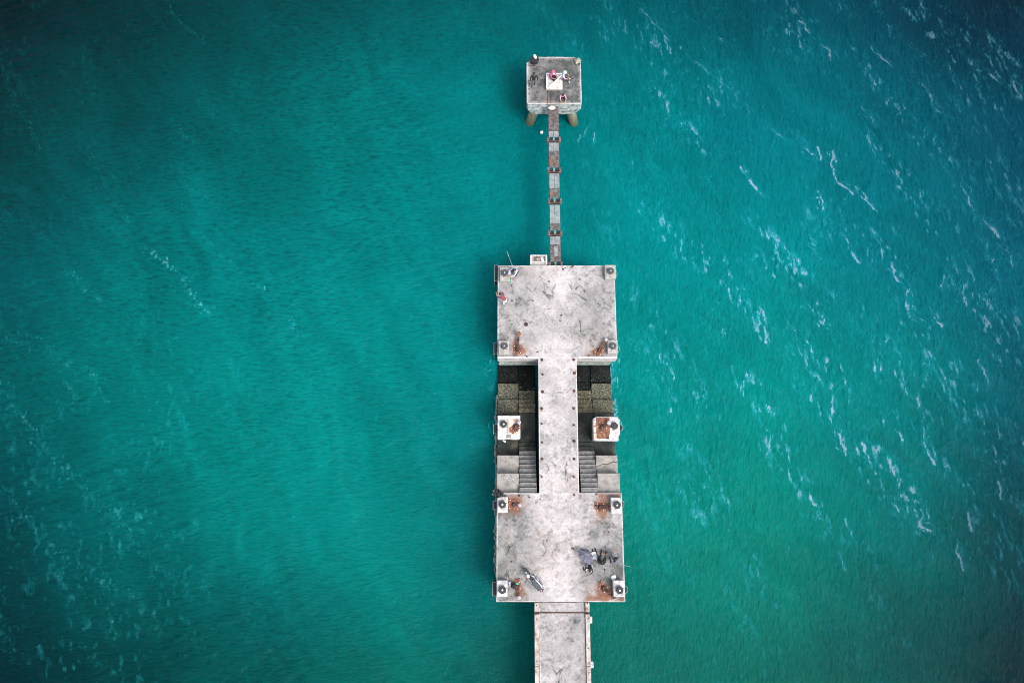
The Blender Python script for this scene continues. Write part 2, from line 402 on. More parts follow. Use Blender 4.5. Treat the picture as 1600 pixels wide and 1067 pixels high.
def make_water():
    x0, x1, y0, y1, st = -52.0, 52.0, -22.0, 47.0, 0.085
    nx, ny = int((x1 - x0) / st) + 1, int((y1 - y0) / st) + 1
    xs = np.linspace(x0, x1, nx); ys = np.linspace(y0, y1, ny)
    X, Y = np.meshgrid(xs, ys)
    # --- surface height: swell with crests running NW-SE, cross chop, small wind ripples
    wx = X + 1.6 * (fbm(X * .12, Y * .12, 3, 3) - .5) * 4; wy = Y + 1.6 * (fbm(X * .12, Y * .12, 3, 9) - .5) * 4
    u = wx * .86 + wy * .5                      # across the crests
    v = -wx * .5 + wy * .86
    east = ss(-18, 26, X + 0.25 * Y)
    Z = .050 * (.55 + .6 * east) * (1 - np.abs(np.sin(u * math.pi / 3.1 + 1.2 * fbm(v * .2, u * .1, 2, 5) * 4))) * fbm(v * .18, u * .2, 2, 21) * 1.6
    Z += .035 * np.sin(u * 1.25 + 3 * fbm(X * .1, Y * .1, 2, 41))
    Z += .060 * (fbm(u * .9, v * .38, 3, 31) - .5)
    rW = fbm(X * .55 + Y * .25, Y * 2.3 - X * .9, 3, 51) - .5      # western ripples, almost level strokes
    rE = fbm(X * 2.6 + Y * .35, Y * .75 - X * .1, 3, 61) - .5      # eastern facets, upright strokes
    calm = .30 + .70 * ss(.35, .65, fbm(X * .07 + 3, Y * .07, 3, 77))
    lee = 1 - .75 * np.exp(-((X + 6) / 9) ** 2) * (Y < 14)
    Z += (.15 * rW * (1 - east) + .11 * rE * east) * calm * lee
    # --- colour of the water body, lens vignette painted in as darker corners
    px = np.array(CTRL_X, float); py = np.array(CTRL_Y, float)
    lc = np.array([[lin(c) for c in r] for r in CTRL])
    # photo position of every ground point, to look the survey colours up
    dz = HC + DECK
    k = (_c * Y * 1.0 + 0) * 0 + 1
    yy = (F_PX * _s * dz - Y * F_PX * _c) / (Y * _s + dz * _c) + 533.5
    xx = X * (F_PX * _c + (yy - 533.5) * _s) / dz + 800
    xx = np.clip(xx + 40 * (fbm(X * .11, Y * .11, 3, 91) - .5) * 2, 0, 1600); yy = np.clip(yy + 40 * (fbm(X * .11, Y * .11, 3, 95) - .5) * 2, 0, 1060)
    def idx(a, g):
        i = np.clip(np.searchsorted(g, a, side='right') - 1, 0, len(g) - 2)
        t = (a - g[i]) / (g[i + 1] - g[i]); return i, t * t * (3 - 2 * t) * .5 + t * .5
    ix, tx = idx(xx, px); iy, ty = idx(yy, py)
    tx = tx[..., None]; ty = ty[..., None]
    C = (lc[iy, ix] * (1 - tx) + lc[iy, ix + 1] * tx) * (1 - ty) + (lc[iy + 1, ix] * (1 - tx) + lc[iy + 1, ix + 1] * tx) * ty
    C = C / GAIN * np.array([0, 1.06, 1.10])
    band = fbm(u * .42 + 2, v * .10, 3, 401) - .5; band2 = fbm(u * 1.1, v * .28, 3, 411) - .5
    C *= (1 + .26 * band + .30 * band2 * (1 - .4 * east))[..., None]  # swell shading painted in as lighter and darker bands
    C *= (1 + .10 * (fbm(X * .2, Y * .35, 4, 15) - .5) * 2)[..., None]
    # --- foamy torn crests, and sky glints painted as pale colour
    foam_glint = np.zeros_like(X)
    def fleck(cx, cy, ang, ln, wd, amp, bend=0.0):
        R = ln / 2 + 3 * wd
        i0, i1 = int((cx - R - x0) / st), int((cx + R - x0) / st) + 2
        j0, j1 = int((cy - R - y0) / st), int((cy + R - y0) / st) + 2
        if i0 < 0 or j0 < 0 or i1 >= nx or j1 >= ny: return
        a, b = X[j0:j1, i0:i1] - cx, Y[j0:j1, i0:i1] - cy
        ca, sa = math.cos(ang), math.sin(ang)
        p, q = a * ca + b * sa, -a * sa + b * ca
        q = q - bend * (p * p - ln * ln / 8) / max(ln, .05)
        g = amp * np.exp(-(q / wd) ** 2 - np.abs(2 * p / ln) ** 3.0)
        g = g * 1.35; s_ = foam_glint[j0:j1, i0:i1]
        foam_glint[j0:j1, i0:i1] = np.maximum(s_, g)
    R_ = random.Random(5)
    ridge = 1 - np.abs(fbm(X * 1.1 + .35 * Y, Y * .75, 4, 71) - .5) * 7
    ridge2 = 1 - np.abs(fbm(X * 2.4 + .6 * Y, Y * 1.5, 3, 73) - .5) * 6
    for pts, amp, spread in STREAKS:
        P = [W(a, b, DECK) for a, b in pts]
        eastern = pts[0][0] > 900
        # smoky body of the streak
        bx0 = min(p[0] for p in P) - 1.5; bx1 = max(p[0] for p in P) + 1.5; by0 = min(p[1] for p in P) - 1.5; by1 = max(p[1] for p in P) + 1.5
        i0, i1 = max(0, int((bx0 - x0) / st)), min(nx, int((bx1 - x0) / st)); j0, j1 = max(0, int((by0 - y0) / st)), min(ny, int((by1 - y0) / st))
        if i1 > i0 and j1 > j0:
            a, b = X[j0:j1, i0:i1], Y[j0:j1, i0:i1]; D = np.full_like(a, 1e9); Sg = np.zeros_like(a)
            wa = a + .5 * (fbm(a * 1.1, b * 1.1, 4, 141) - .5) * 1.3; wb = b + .4 * (fbm(a * 1.3, b * 1.3, 3, 151) - .5)
            for (ax, ay), (bx, by) in zip(P[:-1], P[1:]):
                ll = math.hypot(bx - ax, by - ay)
                t = np.clip(((wa - ax) * (bx - ax) + (wb - ay) * (by - ay)) / max(ll * ll, 1e-6), 0, 1)
                d = np.hypot(wa - ax - t * (bx - ax), wb - ay - t * (by - ay))
                sd_ = ((bx - ax) * (wb - ay) - (by - ay) * (wa - ax)) / ll      # positive on the eastern side of a line drawn downwards
                near = d < D; D = np.where(near, d, D); Sg = np.where(near, sd_, Sg)
            gap = ss(.36, .60, fbm(a * .9 + 5, b * .7, 3, 161))
            tex = np.clip(ridge[j0:j1, i0:i1], 0, 1) * .6 + np.clip(ridge2[j0:j1, i0:i1], 0, 1) * .5
            if eastern:
                body = np.where(Sg > 0, np.exp(-D / (spread * .75)), np.exp(-(D / .06) ** 2))
                crest = np.exp(-((D - .02) / .05) ** 2)
                g = body * (.15 + .85 * tex) * .88 * (.3 + .7 * gap) + crest * .66 * gap
            else:
                g = np.exp(-(D / (spread * .5)) ** 2) * tex * .6 * gap
            foam_glint[j0:j1, i0:i1] = np.maximum(foam_glint[j0:j1, i0:i1], g * min(amp, 1.0))
        for (ax, ay), (bx, by) in zip(P[:-1], P[1:]):
            L_ = math.hypot(bx - ax, by - ay); base = math.atan2(by - ay, bx - ax)
            for _ in range(int(L_ * (5 if eastern else 15)) + 1):
                t = R_.random() if eastern else (round(R_.random() * 5) / 5 + R_.gauss(0, .09)); off = R_.gauss(spread * .4, spread * .8) if eastern else R_.gauss(0, spread * R_.choice((.25, .5, .9)))
                cx = ax + (bx - ax) * t + off * -math.sin(base); cy = ay + (by - ay) * t + off * math.cos(base)
                if eastern: fleck(cx, cy, base + R_.gauss(.12, .35), R_.uniform(.2, .7), R_.uniform(.03, .055), amp * R_.uniform(.15, .65), R_.uniform(-.35, .35))
                else: fleck(cx, cy, R_.gauss(-1.25, .5), R_.choice((.08, .12, .2, .35)) * R_.uniform(.7, 1.3), R_.uniform(.03, .065), amp * R_.uniform(.08, .95), R_.uniform(-.3, .3))
    n = 0
    clump = lambda a, b: float(vnoise(np.array([a * .33]), np.array([b * .22]), 131)[0])
    while n < 3600:
        a, b = R_.uniform(-60, 1700), R_.uniform(-80, 1130)
        if a > 960: dens = .25 + .75 * min(1, (a - 960) / 420); dens *= 1 - .5 * max(0, (b - 850) / 250)
        elif a < 480 and b > 480: dens = .75 * min(1, (480 - a) / 260) * min(1, (b - 480) / 200)
        elif a < 480: dens = .10
        elif a < 900 and b > 250: dens = .012
        else: dens = .05
        cx, cy = W(a, b, DECK)
        dens *= max(0, min(1.6, (clump(cx, cy) - .42) * 5))
        if R_.random() > dens: n += .12; continue
        n += 1
        if a > 900: fleck(cx, cy, R_.gauss(-1.35, .38), R_.choice((.2, .3, .45, .7)) * R_.uniform(.7, 1.4), R_.uniform(.035, .065), R_.uniform(.05, .42) ** 1.25, R_.uniform(-.4, .4))
        else: fleck(cx, cy, R_.gauss(-1.9, .6), R_.uniform(.12, .40), R_.uniform(.035, .07), R_.uniform(.06, .36), R_.uniform(-.3, .3))
    # wash round the piles and along the landing edge
    for _ in range(420):
        yy_ = R_.uniform(-7, 15); xx_ = 7.3 + abs(R_.gauss(0, .25)) if R_.random() < .6 else -1.25 - abs(R_.gauss(0, .3))
        if R_.random() < .22: yy_ = 28.3 + R_.gauss(0, 1.2); xx_ = R_.choice((1.3, 4.9)) + R_.gauss(0, .5)
        fleck(xx_, yy_, R_.gauss(1.57, .5), R_.uniform(.12, .6), .05, R_.uniform(.2, .65) * (1 if 4 < yy_ < 9 else .45))
    # low-contrast sky glints painted over the eastern water, faint scribbles in the west
    de = ss(1, 16, X + .12 * Y) * (.45 + .55 * ss(-14, 2, Y))
    fa_ = ss(.54, .70, fbm(X * 4.4 + .6 * Y, Y * 1.55 + .3 * X, 4, 171)) * ss(.44, .66, fbm(X * .5 + .33 * Y, Y * .12 - .1 * X, 3, 181))
    fl_ = ss(.80, 1.0, 1 - np.abs(fbm(X * 2.3 + .4 * Y, Y * 1.0, 4, 191) - .5) * 9) * ss(.40, .65, fbm(X * .4 + 7, Y * .3, 3, 195))
    foam_glint = np.maximum(foam_glint, de * (.48 * fa_ + .36 * fl_))
    dw = ss(-8, -26, X) * (.35 + .65 * ss(16, -2, Y))
    fw_ = ss(.55, .75, fbm(X * 3.2, Y * 2.0 + X, 4, 197)) * ss(.45, .62, fbm(X * .35, Y * .35, 3, 199))
    foam_glint = np.maximum(foam_glint, dw * .42 * fw_)
    foam_glint *= (.55 + .9 * fbm(X * 3.5, Y * 3.0, 3, 81))
    foam_glint = np.clip(foam_glint, 0, 1)
    Z += foam_glint * .02
    lilac = ss(-4, 10, X)[..., None]
    fc = (np.array([.10, .44, .46]) * (1 - lilac) + np.array([.29, .45, .57]) * lilac) / GAIN * 1.6
    # pale streak colour dims with the vignette painted into the water
    tonek = np.clip(C[..., 1] * GAIN / .28, .35, 1.05)[..., None]
    fc = fc * (tonek ** .8)
    Cc = C
    Z *= ss(0, 4, np.minimum(np.minimum(X - x0, x1 - X), np.minimum(Y - y0, y1 - Y)))
    # --- one sheet: fine grid in the middle, coarse ring out to the horizon
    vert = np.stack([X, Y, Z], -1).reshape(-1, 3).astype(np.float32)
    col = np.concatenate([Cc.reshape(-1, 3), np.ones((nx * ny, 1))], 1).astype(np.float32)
    I = np.arange(nx * ny).reshape(ny, nx)
    quads = np.stack([I[:-1, :-1], I[:-1, 1:], I[1:, 1:], I[1:, :-1]], -1).reshape(-1, 4)
    B = 3000.0
    extra = np.array([[-B, -B, 0], [B, -B, 0], [B, B, 0], [-B, B, 0]], np.float32)
    e0 = nx * ny
    cor = [I[0, 0], I[0, -1], I[-1, -1], I[-1, 0]]
    ring = [[e0, e0 + 1, cor[1], cor[0]], [e0 + 1, e0 + 2, cor[2], cor[1]], [e0 + 2, e0 + 3, cor[3], cor[2]], [e0 + 3, e0, cor[0], cor[3]]]
    # exact edges (flat there) so that the ring meets the grid
    verts = np.concatenate([vert, extra]); far = np.array([[.0, .022, .028, 1]] * 4, np.float32)
    col = np.concatenate([col, far])
    quads = np.concatenate([quads, np.array(ring)])
    me = bpy.data.meshes.new('water')
    me.vertices.add(len(verts)); me.vertices.foreach_set('co', verts.ravel())
    me.loops.add(quads.size); me.loops.foreach_set('vertex_index', quads.ravel().astype(np.int32))
    me.polygons.add(len(quads)); me.polygons.foreach_set('loop_start', np.arange(0, quads.size, 4, dtype=np.int32))
    me.update(calc_edges=True)
    me.polygons.foreach_set('use_smooth', np.ones(len(quads), bool))
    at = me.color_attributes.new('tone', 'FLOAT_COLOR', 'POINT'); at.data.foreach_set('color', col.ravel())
    ft = me.color_attributes.new('froth_glint', 'FLOAT_COLOR', 'POINT'); ft.data.foreach_set('color', np.concatenate([np.concatenate([fc.reshape(-1, 3), np.ones((nx * ny, 1))], 1), far]).astype(np.float32).ravel())
    fa = me.attributes.new('foam_glint', 'FLOAT', 'POINT'); fa.data.foreach_set('value', np.concatenate([foam_glint.ravel(), np.zeros(4)]).astype(np.float32))
    m, nt, p = newmat('sea_water')
    L = nt.links.new
    t = N(nt, 'ShaderNodeAttribute', attribute_name='tone'); f = N(nt, 'ShaderNodeAttribute', attribute_name='foam_glint')
    g = N(nt, 'ShaderNodeNewGeometry')
    mp = N(nt, 'ShaderNodeMapping'); mp.inputs['Rotation'].default_value = (0, 0, math.radians(20)); mp.inputs['Scale'].default_value = (1.6, 4.2, 1)
    mp2 = N(nt, 'ShaderNodeMapping'); mp2.inputs['Rotation'].default_value = (0, 0, math.radians(-12)); mp2.inputs['Scale'].default_value = (4.6, 1.9, 1)
    n1 = N(nt, 'ShaderNodeTexNoise', Scale=1.0, Detail=5.0, Roughness=0.6, Distortion=0.4); n2 = N(nt, 'ShaderNodeTexNoise', Scale=1.0, Detail=5.0, Roughness=0.6, Distortion=0.4)
    L(g.outputs['Position'], mp.inputs[0]); L(g.outputs['Position'], mp2.inputs[0]); L(mp.outputs[0], n1.inputs['Vector']); L(mp2.outputs[0], n2.inputs['Vector'])
    sx = N(nt, 'ShaderNodeSeparateXYZ'); L(g.outputs['Position'], sx.inputs[0])
    mr = N(nt, 'ShaderNodeMapRange'); mr.inputs[1].default_value = -14; mr.inputs[2].default_value = 16; L(sx.outputs['X'], mr.inputs[0])
    mx = N(nt, 'ShaderNodeMix', data_type='FLOAT'); L(mr.outputs[0], mx.inputs[0]); L(n1.outputs[0], mx.inputs[2]); L(n2.outputs[0], mx.inputs[3])
    bp = N(nt, 'ShaderNodeBump', Strength=0.8, Distance=0.16); L(mx.outputs[0], bp.inputs['Height'])
    # ripple light and shade painted as a tint between backs and troughs
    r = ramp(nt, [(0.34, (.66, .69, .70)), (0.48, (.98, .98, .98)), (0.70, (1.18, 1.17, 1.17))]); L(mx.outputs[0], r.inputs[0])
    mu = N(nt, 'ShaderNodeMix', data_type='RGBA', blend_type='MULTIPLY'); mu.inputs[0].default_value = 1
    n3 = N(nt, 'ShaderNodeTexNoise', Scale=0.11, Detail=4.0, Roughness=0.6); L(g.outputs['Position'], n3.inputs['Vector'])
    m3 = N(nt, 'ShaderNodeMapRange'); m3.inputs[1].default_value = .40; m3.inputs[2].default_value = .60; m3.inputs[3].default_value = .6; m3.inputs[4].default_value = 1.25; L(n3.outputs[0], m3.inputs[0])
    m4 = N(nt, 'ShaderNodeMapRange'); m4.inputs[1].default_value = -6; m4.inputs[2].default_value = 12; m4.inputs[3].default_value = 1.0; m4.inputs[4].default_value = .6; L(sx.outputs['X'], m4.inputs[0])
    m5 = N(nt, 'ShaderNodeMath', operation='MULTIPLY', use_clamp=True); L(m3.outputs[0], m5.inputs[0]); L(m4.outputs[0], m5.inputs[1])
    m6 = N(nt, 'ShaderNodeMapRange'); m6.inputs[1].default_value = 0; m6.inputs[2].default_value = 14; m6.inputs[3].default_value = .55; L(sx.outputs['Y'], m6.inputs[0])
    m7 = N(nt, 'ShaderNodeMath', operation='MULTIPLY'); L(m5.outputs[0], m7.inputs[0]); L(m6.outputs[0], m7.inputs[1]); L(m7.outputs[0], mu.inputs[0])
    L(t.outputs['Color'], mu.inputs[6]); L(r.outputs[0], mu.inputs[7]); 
    fr = N(nt, 'ShaderNodeAttribute', attribute_name='froth_glint')
    mpf = N(nt, 'ShaderNodeMapping'); mpf.inputs['Rotation'].default_value = (0, 0, math.radians(-18)); mpf.inputs['Scale'].default_value = (9.0, 3.8, 1)
    nf = N(nt, 'ShaderNodeTexNoise', Scale=1.0, Detail=6.0, Roughness=0.72, Distortion=0.8); L(g.outputs['Position'], mpf.inputs[0]); L(mpf.outputs[0], nf.inputs['Vector'])
    th = N(nt, 'ShaderNodeMapRange'); th.inputs[1].default_value = .30; th.inputs[2].default_value = .70; th.inputs[3].default_value = .62; th.inputs[4].default_value = -.05; L(nf.outputs[0], th.inputs[0])
    df = N(nt, 'ShaderNodeMath', operation='SUBTRACT'); L(f.outputs['Fac'], df.inputs[0]); L(th.outputs[0], df.inputs[1])
    kk = N(nt, 'ShaderNodeMapRange', interpolation_type='SMOOTHSTEP'); kk.inputs[1].default_value = -.22; kk.inputs[2].default_value = .55; L(df.outputs[0], kk.inputs[0])
    pw = N(nt, 'ShaderNodeMapRange'); pw.inputs[1].default_value = 0.02; pw.inputs[2].default_value = .55; pw.inputs[3].default_value = 0; pw.inputs[4].default_value = 1.0; L(f.outputs['Fac'], pw.inputs[0])
    k2 = N(nt, 'ShaderNodeMath', operation='MULTIPLY', use_clamp=True); L(kk.outputs[0], k2.inputs[0]); L(pw.outputs[0], k2.inputs[1])
    k2b = N(nt, 'ShaderNodeMath', operation='MULTIPLY_ADD', use_clamp=True); k2b.inputs[1].default_value = .50; L(k2.outputs[0], k2b.inputs[0])
    k2c = N(nt, 'ShaderNodeMath', operation='MULTIPLY'); k2c.inputs[1].default_value = .38; L(f.outputs['Fac'], k2c.inputs[0]); L(k2c.outputs[0], k2b.inputs[2]); k2 = k2b
    mf = N(nt, 'ShaderNodeMix', data_type='RGBA'); L(k2.outputs[0], mf.inputs[0]); L(mu.outputs[2], mf.inputs[6])
    veil = N(nt, 'ShaderNodeMix', data_type='RGBA', blend_type='MULTIPLY'); veil.inputs[0].default_value = 1; veil.inputs[7].default_value = (.08, .95, 1.0, 1); L(fr.outputs['Color'], veil.inputs[6])
    vk = N(nt, 'ShaderNodeMapRange', interpolation_type='SMOOTHSTEP'); vk.inputs[1].default_value = .15; vk.inputs[2].default_value = .70; L(k2.outputs[0], vk.inputs[0])
    vm = N(nt, 'ShaderNodeMix', data_type='RGBA'); L(vk.outputs[0], vm.inputs[0]); L(veil.outputs[2], vm.inputs[6]); L(fr.outputs['Color'], vm.inputs[7]); L(vm.outputs[2], mf.inputs[7])
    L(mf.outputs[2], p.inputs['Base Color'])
    rr = N(nt, 'ShaderNodeMapRange'); rr.inputs[3].default_value = 0.22; rr.inputs[4].default_value = 0.7; L(f.outputs['Fac'], rr.inputs[0])
    L(rr.outputs[0], p.inputs['Roughness']); L(bp.outputs[0], p.inputs['Normal'])
    p.inputs['IOR'].default_value = 1.33
    p.inputs['Specular IOR Level'].default_value = 0.06
    o = mesh_obj('water', me, None, [m]); o['kind'] = 'structure'
    return o
make_water()

# ---------------------------------------------------------------- decks
X0, X1 = -1.0, 7.22          # west and east edge of the big platforms
WX0, WX1 = 1.80, 4.42        # central walkway
YN, YM = WY(415), WY(560)    # middle platform, north and south edge
YS0, YS1 = WY(770), WY(940)  # southern platform, north and south edge

RUST_SPOTS = [  # x, y, rx, ry, strength: rust washed out of the hooks and sockets
 (*W(812, 548), .75, .42, 1.0), (*W(806, 540), .3, .6, .8), (*W(938, 548), .50, .38, 1.0), (*W(925, 556), .4, .18, .5),
 (*W(803, 788), .62, .62, 1.0), (*W(940, 792), .70, .72, 1.1), (*W(950, 772), .9, .25, .6), (*W(812, 922), .55, .75, .8), (*W(800, 908), .3, .3, .6),
 (*W(940, 922), .85, .50, 1.1), (*W(950, 934), 1.0, .22, 1.0), (*W(920, 936), .35, .25, .7), (*W(965, 760), .3, .9, .5),
 (*W(868, 165), .55, .22, .55), (*W(856, 158), .2, .3, .35), (*W(900, 580), .12, .15, .8), (*W(846, 641), .10, .12, .7), (*W(867, 424), .35, .35, .22)]
def crack_lines():
    P = lambda *a: [W(x, y) for x, y in a]
    return [(P((849, 455), (853, 461), (858, 466), (863, 463), (865, 459), (862, 454), (866, 447), (868, 444)), .055), (P((853, 461), (850, 451), (851, 447)), .03),
            (P((855, 461), (864, 464)), .07), (P((896, 459), (904, 460), (910, 466), (916, 470)), .035), (P((899, 452), (904, 446), (911, 450), (914, 456)), .03),
            (P((889, 443), (893, 452)), .03), (P((823, 470), (830, 468), (834, 471)), .035), (P((906, 500), (908, 510), (907, 518), (910, 524)), .018), (P((822, 448), (832, 456), (838, 450)), .03),
            (P((842, 430), (850, 442), (858, 452)), .018), (P((855, 484), (862, 483)), .03), (P((853, 724), (858, 732), (853, 740)), .03), (P((862, 722), (868, 728)), .05),
            (P((886, 722), (883, 740), (888, 750)), .035), (P((849, 842), (852, 860), (848, 868)), .025), (P((800, 852), (790, 866), (800, 875)), .02),
            (P((850, 613), (896, 612)), .012), (P((820, 612), (901, 614)), .012), (P((862, 1040), (870, 1052), (880, 1042)), .03), (P((873, 1067), (876, 1050), (884, 1040)), .04)]
CR = crack_lines()
def wear(X, Y, kind):
    """albedo of the worn concrete: pale trodden middle, greyer damp flanks, cracks, rust"""
    a = fbm(X * .55, Y * .55, 5, 201); b = fbm(X * 1.7, Y * 1.7, 4, 211); c = fbm(X * 5, Y * 5, 3, 221)
    mid = np.exp(-((X - 3.15) / 2.1) ** 2)
    if kind == 'north':
        t = .12 + .25 * (a - .5) + .5 * (b - .5)
        edge = np.maximum(np.abs(X - 3.16) / 2.06, np.abs(Y - 29.7) / 2.0)
        t = t + .34 * ss(.80, 1.0, edge) - .26 * np.exp(-(((X - 3.2) / 1.15) ** 2 + ((Y - 29.6) / 1.15) ** 2) ** 2) 
        t = t - .18 * np.exp(-((X - 4.0) / .35) ** 2 - ((Y - 31) / .6) ** 2)
    elif kind == 'access':
        t = .50 + .75 * (a - .5) + .6 * (b - .5)
    else:
        t = .43 + .38 * mid + .90 * (a - .5) + .40 * (b - .5)
        if kind == 'middle':
            t = t - .22 * np.exp(-((X + .2) / 1.9) ** 2 - ((Y - 13.6) / 1.7) ** 2) - .22 * np.exp(-((X - 5.4) / 1.2) ** 2 - ((Y - 12.9) / 1.5) ** 2) - .20 * np.exp(-((X - 5.6) / 1.1) ** 2 - ((Y - 9.6) / .9) ** 2)
        if kind == 'south':
            t = t - .05 * ss(.9, 2.6, np.abs(X - 3.1)) - .16 * np.exp(-((X - .2) / 1.2) ** 2 - ((Y + 3.9) / 1.5) ** 2) - .20 * ss(.54, .64, fbm(X * 1.3, Y * 1.3, 4, 361)) - .06 * np.exp(-((X - 5.8) / 1.2) ** 2 - ((Y + 5.0) / 1.0) ** 2) - .1 * np.exp(-((X - 1.3) / .5) ** 2 - ((Y + 6.3) / .6) ** 2)
        if kind == 'walk':
            t = t - .30 * np.exp(-((X - 3.1) / .8) ** 2 - ((Y - 5.6) / .9) ** 2) - .30 * ss(.52, .60, b) * (Y < 3.4)
    holes = ss(.62, .70, fbm(X * 3.1, Y * 3.1, 3, 231)) * ss(.45, .6, a)
    vein = ss(.72, 1.0, 1 - np.abs(fbm(X * 2.0, Y * 2.0, 5, 311) - .5) * 14) * ss(.44, .62, fbm(X * .6 + 4, Y * .6, 3, 321))
    pock = ss(.60, .70, fbm(X * 6.5, Y * 6.5, 3, 331)) * ss(.40, .65, fbm(X * .8, Y * .8, 3, 341))
    t = np.clip(t - .25 * holes - .30 * vein - .30 * pock + .30 * (c - .5), -.15, 1.1)[..., None]
    dark, lightc = np.array([.132, .136, .132]), np.array([.510, .474, .472])
    col = dark * (1 - t) + lightc * t
    if kind == 'north': col = col * (.80 + .20 * ss(.82, 1.0, edge))[..., None]
    warm = ss(.5, .7, fbm(X * .4 + 9, Y * .4, 3, 241))[..., None] * .4
    col = col * (1 - warm) + col * np.array([1.0, .94, .84]) * warm
    for x, y, rx, ry, s_ in RUST_SPOTS:
        d = np.sqrt(((X - x) / rx) ** 2 + ((Y - y) / ry) ** 2) + 1.1 * (b - .5) + .9 * (fbm(X * 2.2, Y * 3.5, 3, 251) - .5)
        halo = (ss(1.5, .5, d) * .45 * s_)[..., None]; core = (ss(1.02, .45, d) * .95 * min(s_, 1))[..., None]
        col = col * (1 - halo) + col * np.array([1.0, .70, .50]) * halo
        k = core * (.72 + .5 * (c - .25)[..., None]); k = np.clip(k, 0, 1)
        col = col * (1 - k) + (np.array([.21, .092, .056]) * (.75 + .8 * np.clip(c - .15, 0, 1)[..., None])) * k
    return col
def cracks(X, Y):
    D = np.zeros_like(X)
    wx = X + .20 * (fbm(X * 3.3, Y * 3.3, 4, 261) - .5); wy = Y + .20 * (fbm(X * 3.3, Y * 3.3, 4, 271) - .5)
    for pts, wd in CR:
        d = np.full_like(X, 9.)
        for (ax, ay), (bx, by) in zip(pts[:-1], pts[1:]):
            t = np.clip(((wx - ax) * (bx - ax) + (wy - ay) * (by - ay)) / ((bx - ax) ** 2 + (by - ay) ** 2), 0, 1)
            d = np.minimum(d, np.hypot(wx - ax - t * (bx - ax), wy - ay - t * (by - ay)))
        D = np.maximum(D, np.exp(-(d / (wd * .95)) ** 2) * (.5 + .5 * ss(.35, .6, fbm(X * 4, Y * 4, 2, 351))))
    return D
def deck(name, x0, x1, y0, y1, z, kind, parent, cut=None, edge_pale=True, st=0.045, mat=None):
    """worn concrete top as a fine sheet with chipped rim"""
    nx, ny = max(2, int((x1 - x0) / st) + 1), max(2, int((y1 - y0) / st) + 1)
    X, Y = np.meshgrid(np.linspace(x0, x1, nx), np.linspace(y0, y1, ny))
    col = wear(X, Y, kind); ck = cracks(X, Y)
    col = col * (1 - .86 * ck[..., None])
    ed = np.minimum(np.minimum(X - x0, x1 - X) if kind not in () else 9, np.minimum(Y - y0, y1 - Y))
    edx = np.minimum(X - x0, x1 - X)
    e_ = edx if kind in ('walk', 'access') else ed
    rim = (ss(.09, .03, e_) * (.5 + .5 * ss(.4, .6, fbm(X * 2, Y * 2, 2, 281))))[..., None] * .75
    col = col * (1 - rim) + np.array([.60, .58, .57]) * rim
    Z = z - .03 * ck + .012 * (fbm(X * 1.5, Y * 1.5, 3, 291) - .5) - .022 * ss(.05, 0, e_) * ss(.4, .7, fbm(X * 4, Y * 4, 2, 301))
    I = np.arange(nx * ny).reshape(ny, nx)
    q = np.stack([I[:-1, :-1], I[:-1, 1:], I[1:, 1:], I[1:, :-1]], -1).reshape(-1, 4)
    if cut is not None:
        cx = X.ravel()[q].mean(1); cy = Y.ravel()[q].mean(1); q = q[cut(cx, cy)]
    me = bpy.data.meshes.new(name)
    me.from_pydata(np.stack([X, Y, Z], -1).reshape(-1, 3).tolist(), [], q.tolist())
    at = me.color_attributes.new('wear', 'FLOAT_COLOR', 'POINT')
    at.data.foreach_set('color', np.concatenate([col.reshape(-1, 3), np.ones((nx * ny, 1))], 1).astype(np.float32).ravel())
    bm = bmesh.new(); bm.from_mesh(me)
    loose = [v for v in bm.verts if not v.link_faces]
    bmesh.ops.delete(bm, geom=loose, context='VERTS')
    bm.to_mesh(me); bm.free(); me.update()
    return mesh_obj(name, me, parent, [M['deck']])

def big_platform(label, y0, y1, kind):
    t = thing('concrete_platform', label, 'platform', (0, 0, 0))
    deck('deck_surface', X0, X1, y0, y1, DECK, kind, t)
    part('slab', M['wall'], t, lambda m: m.box(X0, X1, y0, y1, DECK - 1.1, DECK - .03))
    part('wall', M['wall'], t, lambda m: m.box(X0 + .10, X1 - .12, y0 + .08, y1 - .10, -2.5, DECK - 1.1))
    return t
mid = big_platform('broad weathered concrete platform between the thin catwalk and the stairs', YM, YN, 'middle')
# projecting barnacled ledge at the foot of the south wall
part('ledge', M['crust'], mid, lambda m: m.box(X0 + .06, X1 - .2, YM - .06, YM + .1, .9, 1.35, .04, jit=.03))
for a_, b_ in ((X0 + .01, WX0 - .06), (WX1 + .06, X1 - .02)):
    part('coping', M['block'], mid, lambda m: m.box(a_, b_, YM - .012, YM + .15, DECK - .30, DECK + .035, .015, jit=.006))
    part('groove', M['rust_dark'], mid, lambda m: m.box(a_ + .3, a_ + 1.1, YM - .020, YM - .008, DECK - .22, DECK - .14))
sth = big_platform('broad weathered concrete platform with a parked motorcycle', YS1, YS0, 'south')
sth['label'] = 'southern concrete platform where a motorcycle is parked'

# low barnacled footing showing west of the stairs and the southern platform
def crusty_ledge(parent, x, y0, y1, z, wdt):
    m = MB(); y = y0
    while y < y1:
        s_ = random.uniform(.16, .42)
        m.ball((x + random.uniform(-.06, .06), y, z + random.uniform(-.08, .05)), (wdt * random.uniform(.6, 1.1), s_ * .75, .22), 9, lump=.18)
        y += s_
    m.box(x - wdt * .55, x + wdt * .9, y0, y1, -.8, z - .02, .03)
    return m.build('barnacle_footing', M['crust'], parent)
crusty_ledge(sth, -1.10, YS0 - 5.4, YS0, .75, .13)

